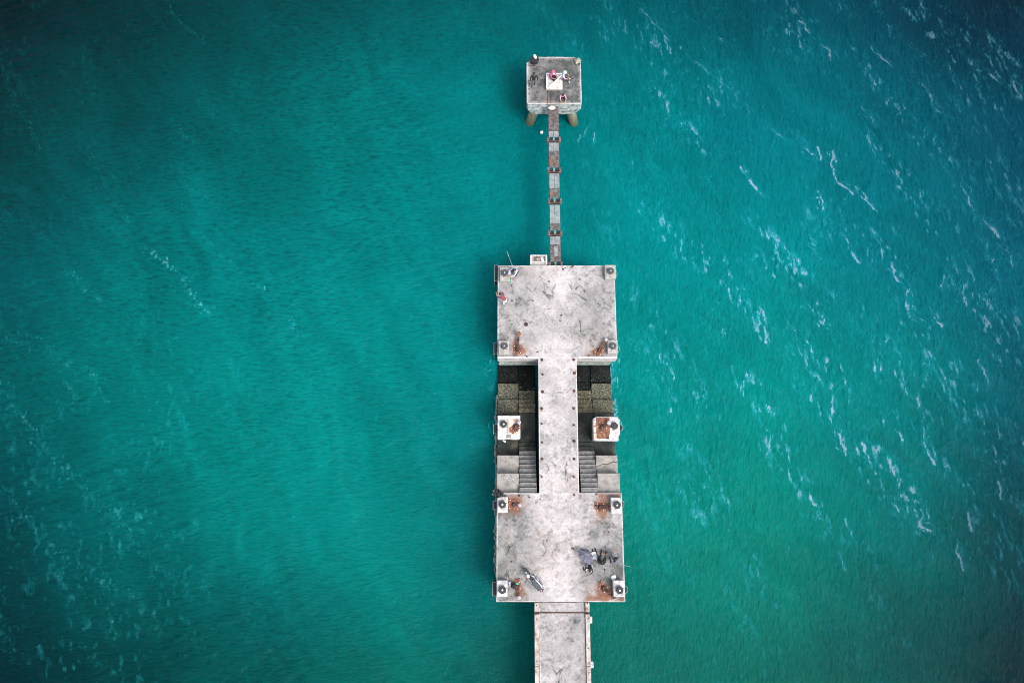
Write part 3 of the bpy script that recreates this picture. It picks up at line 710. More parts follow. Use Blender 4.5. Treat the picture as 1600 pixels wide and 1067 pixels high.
# ---------------------------------------------------------------- central walkway
cw = thing('central_walkway', 'long straight concrete walkway joining the two broad platforms above the stairs', 'walkway')
deck('deck_surface', WX0, WX1, YS0, YM, DECK, 'walk', cw)
part('slab', M['wall'], cw, lambda m: m.box(WX0, WX1, YS0 + .002, YM - .002, DECK - .45, DECK - .03))
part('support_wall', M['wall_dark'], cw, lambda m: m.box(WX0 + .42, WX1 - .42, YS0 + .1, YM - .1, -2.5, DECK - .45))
for px_, ys in ((847, (562, 585, 612, 638, 662, 691, 717, 745)), (897, (562, 583, 611, 638, 664, 689, 717, 745, 773))):
    for i, yp in enumerate(ys):
        x, y = W(px_ + random.uniform(-.8, .8), yp)
        x = max(WX0 + .13, min(WX1 - .13, x))
        m = MB(); big = random.uniform(.6, 1.0)
        m.lathe([(.115 * big, DECK - .02), (.11 * big, DECK + .03), (.07, DECK + .035)], (x, y, 0), 10)
        m.tube((x, y, DECK), (x + random.uniform(-.03, .03), y + random.uniform(-.02, .02), DECK + .13), .05 * big, .042, 8)
        m.build('railing_stub', M[random.choice(('rust_dark', 'rust_brown', 'rust_dark'))], cw)

# ---------------------------------------------------------------- stairs and landings
def stairs(side):
    west = side == 'west'
    t = thing('landing_stairs', 'west boat landing of stone steps and slabs, left of the walkway' if west else
              'east boat landing of stone steps and slabs, right of the walkway', 'stairs')
    if west: a, b, c, d = X0 - .02, .46, .48, 1.64
    else: c, d, a, b = 4.56, 5.68, 5.70, X1 - .05
    rise, n = .178, 11
    run = (WY(692, 2.0) - YS0) / n
    for i in range(n):
        z = DECK - .10 - rise * (i + .3)
        y0 = YS0 + run * i; y1 = y0 + run + .03
        mat = M['step_dry'] if i < 9 else M['step_wet']
        st_ = part('step', mat, t, lambda m: m.box(c + random.uniform(0, .02), d, y0 + .003, y1, z - .5, z, .014, jit=.005))
        if i < 9: part('nosing', M['step_pale'], st_, lambda m: m.box(c + .03, d - .02, y1 - .045, y1 + .004, z - .05, z + .006, .006, jit=.003))
    yl0 = YS0 + run * n; yl1 = WY(645, 2.05)
    part('landing_slab', M['step_wet'], t, lambda m: m.box(c, d, yl0 + .03, yl1 - .02, DECK - 2.6, DECK - 2.05, .02))
    # lower flight, crusted
    ln = 7; lrun = (WY(598, 3.1) - yl1) / ln
    for i in range(ln):
        z = DECK - 2.02 - .155 * i
        mat = M['step_brown'] if i < 2 else (M['step_algae'] if i < 5 else M['step_black'])
        part('step', mat, t, lambda m: m.box(c, d - (0 if west else random.uniform(0, .03)), yl1 + lrun * i, yl1 + lrun * (i + 1) + .02, z - .5, z, .03, jit=.012))
    part('sea_slab', M['step_black'], t, lambda m: m.box(c, d, yl1 + lrun * ln, YM + .02, DECK - 3.7, DECK - 3.12, .03, jit=.01))
    # outer slabs, each lower than the last
    ya = WY(740, .4); yb = WY(712, 1.15)
    rows = [(YS0, ya, .40, 'step_pale'), (ya, yb, 1.12, 'step_pale'), (yb, WY(647, 2.2), 2.0, 'step_wet'), (WY(647, 2.2), WY(625, 2.4), 2.4, 'step_algae'),
            (WY(625, 2.4), WY(600, 2.75), 2.72, 'step_algae'), (WY(600, 2.75), YM + .03, 3.06, 'step_black')]
    for y0, y1, dd, mk in rows:
        o = part('landing_slab', M[mk], t, lambda m: m.box(a + random.uniform(0, .02), b, y0 + .004, y1 + .03, -2.2 + random.uniform(0, .1), DECK - dd, .022, jit=.008))
    if not west:   # the long crack across the second eastern slab
        y_ = WY(724, 1.15); pts = [(a + .02, y_ - .22), (a + .35, y_ - .08), (a + .6, y_ - .02), (a + .8, y_ - .06), (a + 1.1, y_ + .08), (b - .02, y_ + .1)]
        m = MB(); m.path([(x, y, DECK - 1.117) for x, y in pts], .02, 5); m.build('crack', M['step_wet'], t)
    else:          # spalled patch with reinforcement
        x_, y_ = W(798, 749, .4)
        m = MB()
        for k in range(7): m.ball((x_ + random.uniform(-.22, .22), y_ + random.uniform(-.14, .14), DECK - .40), (random.uniform(.03, .08), random.uniform(.03, .06), .04), 7, lump=.3)
        _o = m.build('loose_spall', M['block'], t); _o['kind'] = 'stuff'
    # barnacles and weed along the lower slabs
    m = MB(); R_ = random.Random(3 if west else 4)
    for k in range(900):
        x = R_.uniform(a + .03, b - .03); y = R_.uniform(WY(647, 2.2), WY(602, 2.75) + (0 if R_.random() < .85 else .9))
        if R_.random() < .25: x = R_.uniform(c, d); 
        i = 0
        z = DECK - 2.4 if y < WY(625, 2.4) else DECK - 2.72
        if y > WY(600, 2.75): z = DECK - 3.06
        if c <= x <= d: z = DECK - 2.02 - .155 * max(0, min(ln - 1, int((y - yl1) / lrun)))
        r = R_.uniform(.012, .034)
        m.tube((x, y, z - .01), (x + R_.uniform(-.01, .01), y, z + r * 1.3), r, r * .45, 5)
    o = m.build('barnacle_growth', M['crust'], t); o['kind'] = 'stuff'
    if west: crusty_ledge(t, -1.10, YS0, YM - 2.2, .55, .12)
    return t
stairs('west'); stairs('east')

# ---------------------------------------------------------------- bollards, blocks, fenders
def bollard(parent, x, y, z, r=.235, mat='iron', boss='iron_pale'):
    o = MB().lathe([(r * .80, z), (r * .74, z + .10), (r * .98, z + .17), (r, z + .21), (r * .92, z + .245), (r * .55, z + .255), (r * .5, z + .245)], (x, y, 0), 22).build('bollard', M[mat], parent)
    MB().lathe([(r * .26, z + .24), (r * .24, z + .29), (r * .14, z + .30), (.004, z + .30)], (x, y, 0), 14).build('boss', M[boss], o)
    for k in range(6):
        a = k * math.pi / 3 + .3
        MB().tube((x + r * 1.12 * math.cos(a), y + r * 1.12 * math.sin(a), z - .01), (x + r * 1.12 * math.cos(a), y + r * 1.12 * math.sin(a), z + .035), .026, .022, 6).build('bolt', M['rust_dark'], o)
    return o
CORN = [  # photo box, bollard, material, label
 ((781, 417, 797, 442), (788.5, 427), 'block_grey', 'grey bollard block on the northwest corner of the middle platform, rod fisher beside it'),
 ((945, 414, 962, 438), (954, 424), 'block_grey', 'grey bollard block on the northeast corner of the middle platform, nobody near it'),
 ((779, 532, 795, 556), (788, 541), 'block_grey', 'grey bollard block beside the upright orange mooring hook with mushroom head'),
 ((949, 531, 965, 555), (957.5, 541), 'block_grey', 'grey bollard block beside the rusty hook pointing northeast, above the east stairs'),
 ((777, 776, 793.5, 801), (785, 788), 'block', 'white bollard block touching the person in black seated by the west stairs'),
 ((954.5, 777, 971.5, 802), (964, 789), 'block', 'white bollard block at the big round rust stain below the east stairs'),
 ((776.5, 906.5, 793, 932), (785, 921), 'block', 'white bollard block near the motorcycle and the black bag'),
 ((958, 906.5, 975.5, 932), (968, 921.5), 'block', 'white bollard block at the southeast corner with a white rag beside it')]
for (a, b, c, d), (bx, by), mk, lab in CORN:
    z0, z1 = DECK - .02, DECK + .42
    xa, xb = WX(a, b, -.42), WX(c, b, -.42); yb_, ya_ = WY(b, -.42), WY(d, -.42)
    if by in (541,) or d in (442, 438): ya_ = WY(d - 3, -.42)
    t = thing('mooring_block', lab, 'mooring block', ((xa + xb) / 2, (ya_ + yb_) / 2, DECK), 0, 'bollard blocks on the platform corners')
    org = tuple(t.location)
    MB(org).box(xa, xb, ya_, yb_, z0, z1, .03, jit=.008).build('block', M[mk], t)
    x, y = W(bx, by, -.55)
    o = bollard(t, x - org[0], y - org[1], z1 - org[2], .235, 'iron_dark' if mk == 'block' else 'iron', 'white' if mk == 'block' else 'iron_pale')
# fenders hanging on the quay walls
FW = [(428, 1.15, 'tall'), (545, .75, 'mid'), (670, .55, 'mid'), (789, .50, 'mid'), (919, .80, 'mid')]
names = ['beside the northwest corner of the middle platform', 'beside the southwest corner of the middle platform', 'on the west face of the western mooring pier',
         'by the person in black near the west stairs', 'beside the southwest corner near the motorcycle']
for (yp, hy, kd), nm in zip(FW, names):
    x = X0; y = WY(yp, .5)
    t = thing('quay_fender', 'black rubber fender with pale frame ' + nm, 'fender', (x, y, DECK - .9), 0, 'fenders hung along the west quay face')
    MB().box(-.22, -.003, -hy / 2, hy / 2, -.5, .55, .04).build('rubber', M['black'], t)
    m = MB(); m.box(-.27, -.23, -hy / 2 - .08, hy / 2 + .08, .47, .54, .01); m.box(-.27, -.23, -hy / 2 - .08, hy / 2 + .08, -.5, -.43, .01)
    m.box(-.27, -.23, -hy / 2 - .08, -hy / 2 - .02, -.5, .54, .01); m.box(-.27, -.23, hy / 2 + .02, hy / 2 + .08, -.5, .54, .01)
    m.build('frame', M['pale_frame'], t)
    MB().tube((-.25, hy / 2, .5), (-.02, hy / 2 + .02, .75), .018, .018, 6).build('bracket', M['pale_frame'], t)
    MB().tube((-.25, -hy / 2, .5), (-.02, -hy / 2, .72), .018, .018, 6).build('bracket', M['pale_frame'], t)
names = ['beside the northeast corner of the middle platform', 'beside the southeast corner of the middle platform', 'on the east face of the rusty eastern mooring pier',
         'by the big round rust stain below the east stairs', 'beside the southeast corner block of the southern platform']
for yp, nm in zip((427, 545, 668, 788, 922), names):
    y = WY(yp, 0)
    t = thing('quay_fender', 'small dark fender with pale chain ' + nm, 'fender', (X1 + (.05 if yp == 668 else 0), y, DECK - .35), 0, 'fenders hung along the east quay face')
    MB().box(.004, .13, -.16, .16, -.5, .15, .03).build('rubber', M['black'], t)
    m = MB(); e_ = random.uniform(.6, .95); m.path([(.02, .24, .25), (.16 * e_, .20, .22), (.25 * e_, .05 * e_, .16), (.18 * e_, -.14, .1), (.03, -.24, .1)], .017, 6); m.build('chain', M['pale_frame'], t)

# ---------------------------------------------------------------- rusty mooring hooks
def hook(label, base, head, mat='rust', head_mat='rust', plate=.30, headr=.15, z=DECK, bolts='cream', tall=.30):
    bx, by = W(*base); hx, hy = W(head[0], head[1], -tall)
    t = thing('mooring_hook', label, 'mooring hook', (bx, by, z), 0, 'rusty mooring hooks on the platforms')
    d = Vector((hx - bx, hy - by, 0)); L_ = d.length; d.normalize(); nrm = Vector((-d.y, d.x, 0))
    MB().box(-plate, plate, -plate, plate, -.02, .035, .01, rot=Matrix.Rotation(math.atan2(d.y, d.x), 3, 'Z')).build('base_plate', M[mat], t)
    MB().lathe([(.17, .02), (.15, .09), (.11, .12), (.11, .20), (.08, .21)], (0, 0, 0), 12).build('pivot', M['rust_dark'], t)
    m = MB(); o_ = nrm * .055
    for s_ in (1, -1):
        m.tube(o_ * s_ + Vector((0, 0, .16)), d * (L_ * .95) + o_ * s_ * .6 + Vector((0, 0, tall - .02)), .042, .035, 6)
    m.tube(d * L_ * .3 - nrm * .1 + Vector((0, 0, .2)), d * L_ * .3 + nrm * .1 + Vector((0, 0, .2)), .03, .03, 6)
    m.tube(d * L_ * .62 - nrm * .16 + Vector((0, 0, .25)), d * L_ * .62 + nrm * .13 + Vector((0, 0, .25)), .025, .025, 6)
    m.build('arm', M['rust_dark'] if mat != 'rust_orange' else M['rust'], t)
    MB().lathe([(headr * .7, tall - .13), (headr * .7, tall - .02), (headr, tall + .01), (headr, tall + .06), (headr * .8, tall + .09), (headr * .3, tall + .095)], d * L_, 16).build('capstan_head', M[head_mat], t)
    for i, (u, v) in enumerate(((1, 1), (1, -1), (-1, 1), (-1, -1))):
        p = d * (u * plate * .78) + nrm * (v * plate * .78)
        MB().lathe([(.034, .03), (.034, .06), (.022, .075), (.004, .075)], p, 8, smooth=False).build('anchor_bolt', M[bolts], t)
    for u, v in ((1.25, 0), (-1.3, .3)):
        p = d * (-abs(u) * plate * .9) + nrm * v * plate * 2.4
        MB().box(p.x - .07, p.x + .07, p.y - .16, p.y + .16, -.01, .07, .015, rot=None).build('lug', M['rust_orange'], t)
    return t
hook('tall orange-headed rusty hook standing beside the southwest block of the middle platform', (808.5, 546), (810.5, 522), 'rust', 'rust_orange', .28, .17, tall=.42)
hook('rusty hook with pale head pointing northeast beside the block above the east stairs', (936.5, 548), (947, 531), 'rust_orange', 'iron_pale', .25, .13)
hook('short rusty hook in a square orange stain beside the seated person in black', (803, 788), (812, 789), 'rust_orange', 'iron_pale', .33, .13, bolts='cream', tall=.2)
hook('rusty hook aimed at the white block from inside the big round rust stain', (938, 792), (954, 793), 'rust', 'rust_dark', .26, .14)
hook('rusty hook pointing down to the deck edge beside the green bag', (808, 915), (811, 933), 'rust_orange', 'iron_pale', .25, .13, tall=.22)
hook('rusty hook aimed southeast across the orange stain by the southeast block', (943, 918), (958.5, 931), 'rust', 'rust_dark', .24, .16)

# ---------------------------------------------------------------- the two middle mooring piers
def wmp(label, x0, x1, y0, y1, east):
    t = thing('mooring_pier', label, 'mooring pier', ((x0 + x1) / 2, (y0 + y1) / 2, 0))
    o = tuple(t.location)
    MB(o).box(x0 + .1, x1 - .1, y0 + .1, y1 - .1, -2.3, DECK - .55).build('shaft', M['wall'], t)
    z1 = DECK + .12
    m = MB(o)
    if not east:
        nx0, nx1 = x0 + .37 * (x1 - x0), x0 + .60 * (x1 - x0)
        poly = [(x0, y0 + .03), (x0 + .04, y0), (nx0, y0), (nx0, y0 + .20), (nx1, y0 + .20), (nx1, y0), (x1 - .08, y0), (x1, y0 + .10), (x1, y1 - .03), (x1 - .03, y1), (x0, y1)]
    else:
        poly = [(x0 + .18, y0), (x1 - .12, y0 - .02), (x1 - .08, y0 + .4), (x1, y0 + .42), (x1, y1 - .16), (x1 - .1, y1 - .15), (x1 - .12, y1), (x0 + .2, y1), (x0, y1 - .12), (x0, y0 + .06)]
    m.prism(poly, DECK - .6, z1 - .0, .03); m.build('cap_block', M['block'], t)
    if not east:
        MB(o).box(nx0 + .02, nx1 - .02, y0 + .03, y0 + .14, DECK - .4, DECK + .05, .01).build('ladder_rung', M['block'], t)
        MB(o).box(nx0 + .01, nx1 - .01, y0 + .205, y0 + .27, z1 - .02, z1 + .02, .01).build('channel_lip', M['rust_dark'], t)
        xs = x0 + .47 * (x1 - x0)
        MB(o).box(xs, x1 - .09, y0 + .36, y1 - .25, z1 - .03, z1 + .012, .01).build('hook_bed', M['block_tan'], t)
        MB(o).box(xs - .05, xs - .02, y0 + .32, y1 - .3, z1 - .02, z1 + .03).build('bed_edge', M['block_grey'], t)
    else:
        xs = x0 + .62 * (x1 - x0)
        MB(o).box(x0 + .16, xs, y0 + .12, y1 - .05, z1 - .03, z1 + .012, .01).build('hook_bed', M['rust_orange'], t)
        for k in range(3):
            ya = y0 + .12 + (y1 - y0 - .3) * (k / 3); yb = ya + (y1 - y0 - .3) / 3 - .07
            MB(o).box(x0 - .02, x0 + .17, ya, yb, z1 - .04, z1 + .10, .02, jit=.01).build('kerb_stone', M['block_tan'], t)
        MB(o).box(xs - .30, xs - .02, y0 + .10, y0 + .20, z1 - .01, z1 + .02, .008).build('drain_slot', M['black'], t)
        MB(o).box(xs - .08, xs + .02, y0 + .12, y0 + .42, z1 - .01, z1 + .05, .008, rot=None).build('guard_plate', M['block'], t)
    cx = x0 + (.27 if not east else .78) * (x1 - x0); cy = y0 + (.62 if not east else .60) * (y1 - y0)
    bo = bollard(t, cx - o[0], cy - o[1], z1 - o[2], .235, 'iron_dark', 'white' if not east else 'iron')
    return t, z1
x0, y1 = W(777.5, 649, -.1); x1, y0 = W(813, 686, -.1)
wmp('white western mooring pier with notched edge standing in the west stairs', x0, x1, y0, y1, False)
x0, y1 = W(927, 651, -.1); x1, y0 = W(969, 688, -.1)
wmp('orange rust-covered eastern mooring pier standing in the east stairs', x0, x1, y0, y1, True)
hook('small dark brown hook with pale round head on the white western mooring pier', (805.5, 668.5), (811, 660), 'rust', 'iron_pale', .26, .13, z=DECK + .12, tall=.25)
hook('hook with pale ridged head on the orange eastern mooring pier', (940, 668), (951, 661), 'rust', 'iron_pale', .27, .15, z=DECK + .12, tall=.25)
# landing debris
x_, y_ = W(788, 689, 2.0)
t = tag(MB((x_, y_, 1.3)).box(x_ - .1, x_ + .12, y_ - .05, y_ + .03, 1.3, 1.36, .01, jit=.02).build('plastic_scrap', M['white']), 'pale plastic scrap lying on the dark slab just below the white western mooring pier', 'scrap')
t.location = (x_, y_, 1.302); t.rotation_euler = (0, 0, -.5)

# ---------------------------------------------------------------- southern access causeway
AX0, AX1 = WX(835, 950), WX(921, 950)
ac = thing('access_causeway', 'narrow concrete causeway with kerbs leading south out of the picture', 'causeway')
yj = WY(957)
ye = -23.0
deck('deck_surface', AX0 + .30, AX1 - .30, yj + .045, YS1 - .004, DECK - .10, 'access', ac)
deck('deck_surface', AX0 + .30, AX1 - .30, ye, yj - .045, DECK - .10, 'access', ac)
part('slab', M['wall'], ac, lambda m: m.box(AX0 + .02, AX1 - .02, ye, YS1 - .01, DECK - .8, DECK - .14))
part('expansion_joint', M['rust_dark'], ac, lambda m: m.box(AX0, AX1, yj - .04, yj + .04, DECK - .15, DECK - .075))
part('joint_plate', M['steel_rusty'], ac, lambda m: m.box(AX0 + .3, AX1 - .3, YS1 - .045, YS1 + .015, DECK - .12, DECK + .012))
for sx_ in (0, 1):
    a = AX0 if sx_ == 0 else AX1 - .27; b = a + .27
    ys = [YS1 - .02, yj + .06, yj - .06, -11.0, -14.2, -17.4, -20.6, ye]
    for i in range(0, len(ys) - 1):
        if i == 1: continue
        y1_, y0_ = ys[i], ys[i + 1]
        part('kerb', M['kerb'], ac, lambda m: m.box(a, b, y0_ + .01, y1_ - .01, DECK - .14, DECK + .10, .02, jit=.006))
    part('kerb_seam', M['rust_dark'], ac, lambda m: m.box(b + .001 if sx_ == 0 else a - .028, b + .028 if sx_ == 0 else a - .001, ye, YS1 - .06, DECK - .12, DECK - .082))
    for yp in ((945, 966, 1032) if sx_ == 0 else (942, 1012, 1050)):
        x, y = W(838.5 if sx_ == 0 else 916.5, yp)
        x = (a + b) / 2
        part('socket', M['black'], ac, lambda m: m.lathe([(.045, DECK + .09), (.04, DECK + .104), (.01, DECK + .104)], (x, y, 0), 8))
for yp in (967, 1037):
    x, y = W(921, yp)
    part('lamp_bracket', M['block'], ac, lambda m: (m.box(AX1 - .02, AX1 + .16, y - .22, y + .16, DECK - .25, DECK + .10, .02, jit=.02), m.tube((AX1 - .1, y + .05, DECK + .1), (AX1 + .1, y - .08, DECK + .14), .05, .04, 7)))
for yy_ in (-12.6, -19.5):
    part('pile_bent', M['wall_dark'], ac, lambda m: m.box(AX0 + .35, AX1 - .35, yy_ - .3, yy_ + .3, -2.5, DECK - .8))

# ---------------------------------------------------------------- north dolphin platform
nx0, nx1 = WX(823, 120), WX(908, 120)
ny0, ny1 = WY(163), WY(89.5)
nd = thing('beacon_platform', 'small square concrete platform with chamfered corners at the far north end on raking piles', 'platform')
ch = .50
oct_ = [(nx0 + .05, ny0 + .0), (nx1 - .05, ny0 + .0), (nx1, ny0 + .1), (nx1, ny1 - ch), (nx1 - ch * .75, ny1), (nx0 + ch, ny1), (nx0, ny1 - ch), (nx0, ny0 + .1)]
def incut(cx, cy):
    a = (cx - nx0) + (ny1 - cy) > ch * 1.02; b = (nx1 - cx) + (ny1 - cy) > ch * 1.02
    c = (cx - nx0) + (cy - ny0) > .12; d = (nx1 - cx) + (cy - ny0) > .12
    return a & b & c & d
deck('deck_surface', nx0, nx1, ny0, ny1, DECK + .004, 'north', nd, incut)
# tapered slab: chamfers grow towards the bottom on the south side
def nslab(m):
    top = [(nx0, ny0 + .08), (nx0 + .08, ny0), (nx1 - .08, ny0), (nx1, ny0 + .08), (nx1, ny1 - ch), (nx1 - ch, ny1), (nx0 + ch, ny1), (nx0, ny1 - ch)]
    bot = [(nx0 + .02, ny0 + .55), (nx0 + .48, ny0 + .02), (nx1 - .48, ny0 + .02), (nx1 - .02, ny0 + .55), (nx1, ny1 - ch), (nx1 - ch, ny1), (nx0 + ch, ny1), (nx0, ny1 - ch)]
    A = [m.bm.verts.new((x, y, DECK - .02)) for x, y in top]; A2 = [m.bm.verts.new((x, y, DECK - .75)) for x, y in top]
    B = [m.bm.verts.new((x, y, DECK - 1.45)) for x, y in bot]
    for P, Q in ((A, A2), (A2, B)):
        for i in range(8): m.bm.faces.new((P[i], P[(i + 1) % 8], Q[(i + 1) % 8], Q[i]))
    m.bm.faces.new(A); m.bm.faces.new(B[::-1])
M['nslab'] = mottled('stained_edge_concrete', [(.07, .08, .055), (.30, .33, .33), (.60, .62, .63)], 3.2, 0.9, 0.6, 14, bdist=.02)
part('slab', M['nslab'], nd, nslab)
for ax, ay, bx, by in ((nx0 + .75, ny0 + .6, nx0 + .15, ny0 + .35), (nx1 - .75, ny0 + .6, nx1 - .15, ny0 + .3), (nx0 + .75, ny1 - .7, nx0 + .2, ny1 - .2), (nx1 - .75, ny1 - .7, nx1 - .2, ny1 - .2)):
    part('pile', M['pile'], nd, lambda m: m.tube((ax, ay, DECK - 1.3), (bx * 1.0 - (ax - bx) * .5, by - (ay - by) * .5, -2.2), .36, .36, 18))
px0, py1 = W(853, 114.5, -.25); px1, py0 = W(879, 139, -.25)
pl = thing('beacon_plinth', 'square cream painted plinth in the middle of the north platform with people on it', 'plinth', ((px0 + px1) / 2, (py0 + py1) / 2, DECK))
o = tuple(pl.location)
MB(o).box(px0, px1, py0, py1, DECK, DECK + .25, .025).build('base', M['plinth'], pl)
m = MB(o)
for a, b, c, d in ((px0 + .02, px1 - .02, py1 - .1, py1 - .02), (px0 + .02, px0 + .10, py0 + .02, py1 - .1)): m.box(a, b, c, d, DECK + .245, DECK + .30, .01)
m.build('raised_rim', M['white'], pl)
MB(o).lathe([(.24, DECK + .24), (.24, DECK + .29), (.20, DECK + .31), (.01, DECK + .31)], ((px0 + px1) / 2 + .02, (py0 + py1) / 2 + .22, 0), 16).build('mast_footing', M['iron'], pl)
# edge studs along both sides
for sx_, ysn in ((0, (127, 131, 135, 140, 147)), (1, (128, 136, 143, 147, 152, 158))):
    for yp in ysn:
        x = nx0 + .18 if sx_ == 0 else nx1 - .18 + random.uniform(-.03, .03)
        y = WY(yp)
        part('stud', M['rust_dark'], nd, lambda m: m.lathe([(.045, DECK), (.04, DECK + .05), (.01, DECK + .055)], (x, y, 0), 7))
# long surface crack, groove lines and rusty strip to the catwalk
def ncr(m):
    pts = [W(824.5, 102), W(829, 103.5), W(836, 103), W(840, 105), W(846, 105.2), W(851, 107.5)]
    m.path([(x, y, DECK + .002) for x, y in pts], .022, 5)
part('crack', M['rust_dark'], nd, ncr)
for xp in (855.5, 860.5):
    x = WX(xp, 150)
    part('conduit', M['rust_dark'], nd, lambda m: m.tube((x, py0 - .03, DECK + .01), (x, ny0 + .03, DECK + .01), .018, .018, 6))

# ---------------------------------------------------------------- catwalk of steel spans
cat = thing('steel_catwalk', 'thin rusty steel catwalk of short spans over the water between the platforms', 'catwalk')
cx0, cx1 = 2.72, 3.44
zc = DECK - .25
brk = [218, 266, 314, 364, 413]
spans = [(167, 205, 'r'), (205, 214, 'p'), (223, 236, 'p'), (236, 262, 'r'), (271, 294, 'p'), (294, 310, 'r'), (320, 349, 'p'), (349, 360, 'r'), (369, 382, 'p'), (382, 409, 'r')]
for i, (a, b, k) in enumerate(spans):
    y1_, y0_ = WY(a, .25), WY(b, .25)
    mt = M['steel_pale'] if k == 'p' else M['steel_rusty']
    # two long deck plates side by side with a seam, on edge beams
    for u0, u1 in ((cx0, (cx0 + cx1) / 2 - .012), ((cx0 + cx1) / 2 + .012, cx1)):
        o_ = part('deck_plate', mt, cat, lambda m: m.box(u0, u1, y0_ + .006, y1_ - .006, zc - .04, zc + random.uniform(-.01, .015), .01, jit=.006))
    if k == 'r':
        m = MB(); yy_ = y0_ + .12
        while yy_ < y1_ - .1:
            m.box(cx0 + .03, cx1 - .03, yy_, yy_ + .05, zc + .005, zc + .045, .008, jit=.012); yy_ += random.uniform(.16, .34)
        m.build('cleats', M['steel_rusty'], cat)
part('edge_beam', M['steel_rusty'], cat, lambda m: m.box(cx0 - .03, cx0 + .05, WY(413, .3), ny0 + .05, zc - .30, zc - .045))
part('edge_beam', M['steel_rusty'], cat, lambda m: m.box(cx1 - .05, cx1 + .03, WY(413, .3), ny0 + .05, zc - .30, zc - .045))
part('torn_plate', M['rust_orange'], cat, lambda m: m.box(cx0 + .02, cx0 + .24, WY(259, .25), WY(247, .25), zc + .02, zc + .05, .008, jit=.02))
part('torn_plate', M['rust_orange'], cat, lambda m: m.box(cx0 + .02, cx0 + .22, WY(308, .25), WY(301, .25), zc + .02, zc + .05, .008, jit=.02))
part('patch_plate', M['steel_pale'], cat, lambda m: m.box(cx0 + .3, cx0 + .52, WY(401, .25), WY(385, .25), zc + .02, zc + .045, .008, jit=.03))
for yp in brk:
    yc = WY(yp, .25); xm = (cx0 + cx1) / 2
    part('splice_bracket', M['rust_dark'], cat, lambda m: m.box(cx0 - .16, cx1 + .16, yc - .20, yc - .12, zc - .2, zc + .08, .012, jit=.01))
    for s_ in (-1, 1):
        xo = xm + s_ * .44
        part('bracket_lug', M['steel_rusty'], cat, lambda m: m.box(xo - .075, xo + .075, yc - .22, yc + .17, zc - .2, zc + .10, .02, jit=.015))
        part('bracket_pocket', M['black'], cat, lambda m: m.box(xm + s_ * .22 - .13, xm + s_ * .22 + .13, yc - .10, yc + .12, zc - .2, zc - .06))
        part('bracket_bolt', M['rust_orange'], cat, lambda m: m.tube((xo, yc - .12, zc + .08), (xo, yc - .12, zc + .15), .04, .035, 6))
    part('bracket_web', M['steel_pale'], cat, lambda m: m.box(xm - .06, xm + .06, yc - .13, yc + .18, zc - .2, zc + .05, .01, jit=.006))
x_, y_ = W(862, 170, .1)
sack = tag(MB().ball((0, 0, .05), (.30, .15, .13), 12, lump=.18).build('canvas_sack', M['cream']), 'crumpled cream sack at the top of the thin catwalk', 'sack'); sack.location = (x_, y_, DECK - .02)
# ---------------------------------------------------------------- small box on the north edge
bx0, by1 = W(828.5, 398, -.3); bx1, _ = W(855, 398, -.3)
by0 = YN + .04
tb = thing('concrete_trough', 'small square concrete trough fixed to the north edge beside the catwalk, filled with litter', 'trough', ((bx0 + bx1) / 2, (by0 + by1) / 2, DECK))
o = tuple(tb.location)
MB(o).box(bx0, bx1, by0 + .02, by1, DECK - .6, DECK + .05, .02).build('floor_slab', M['block_grey'], tb)
for a, b, c, d in ((bx0, bx0 + .10, by0 + .02, by1), (bx1 - .12, bx1, by0 + .02, by1), (bx0 + .1, bx1 - .12, by1 - .07, by1), (bx0 + .1, bx1 - .12, by0 + .14, by0 + .20)):
    MB(o).box(a, b, c, d, DECK + .052, DECK + .28, .012, jit=.006).build('rim', M['block'], tb)
cxm, cym = tb.location.x, tb.location.y
lt = tag(MB().ball((0, 0, .08), (.2, .18, .13), 12, lump=.25).build('litter_heap', M['litter']), 'pinkish brown rag heap lying in the small trough', 'rags'); lt.location = (cxm - .08, cym + .05, DECK + .06)
MB().ball((.02, -.12, .03), (.26, .12, .06), 10, lump=.3).build('dark_litter', M['rust_dark'], lt)
ws = tag(MB().ball((0, 0, .1), (.10, .24, .10), 12, lump=.12, rot=Matrix.Rotation(.45, 3, 'Z')).build('white_sack', M['white']), 'narrow white sack lying beside the rags in the small trough', 'sack'); ws.location = (cxm + .24, cym, DECK + .05)

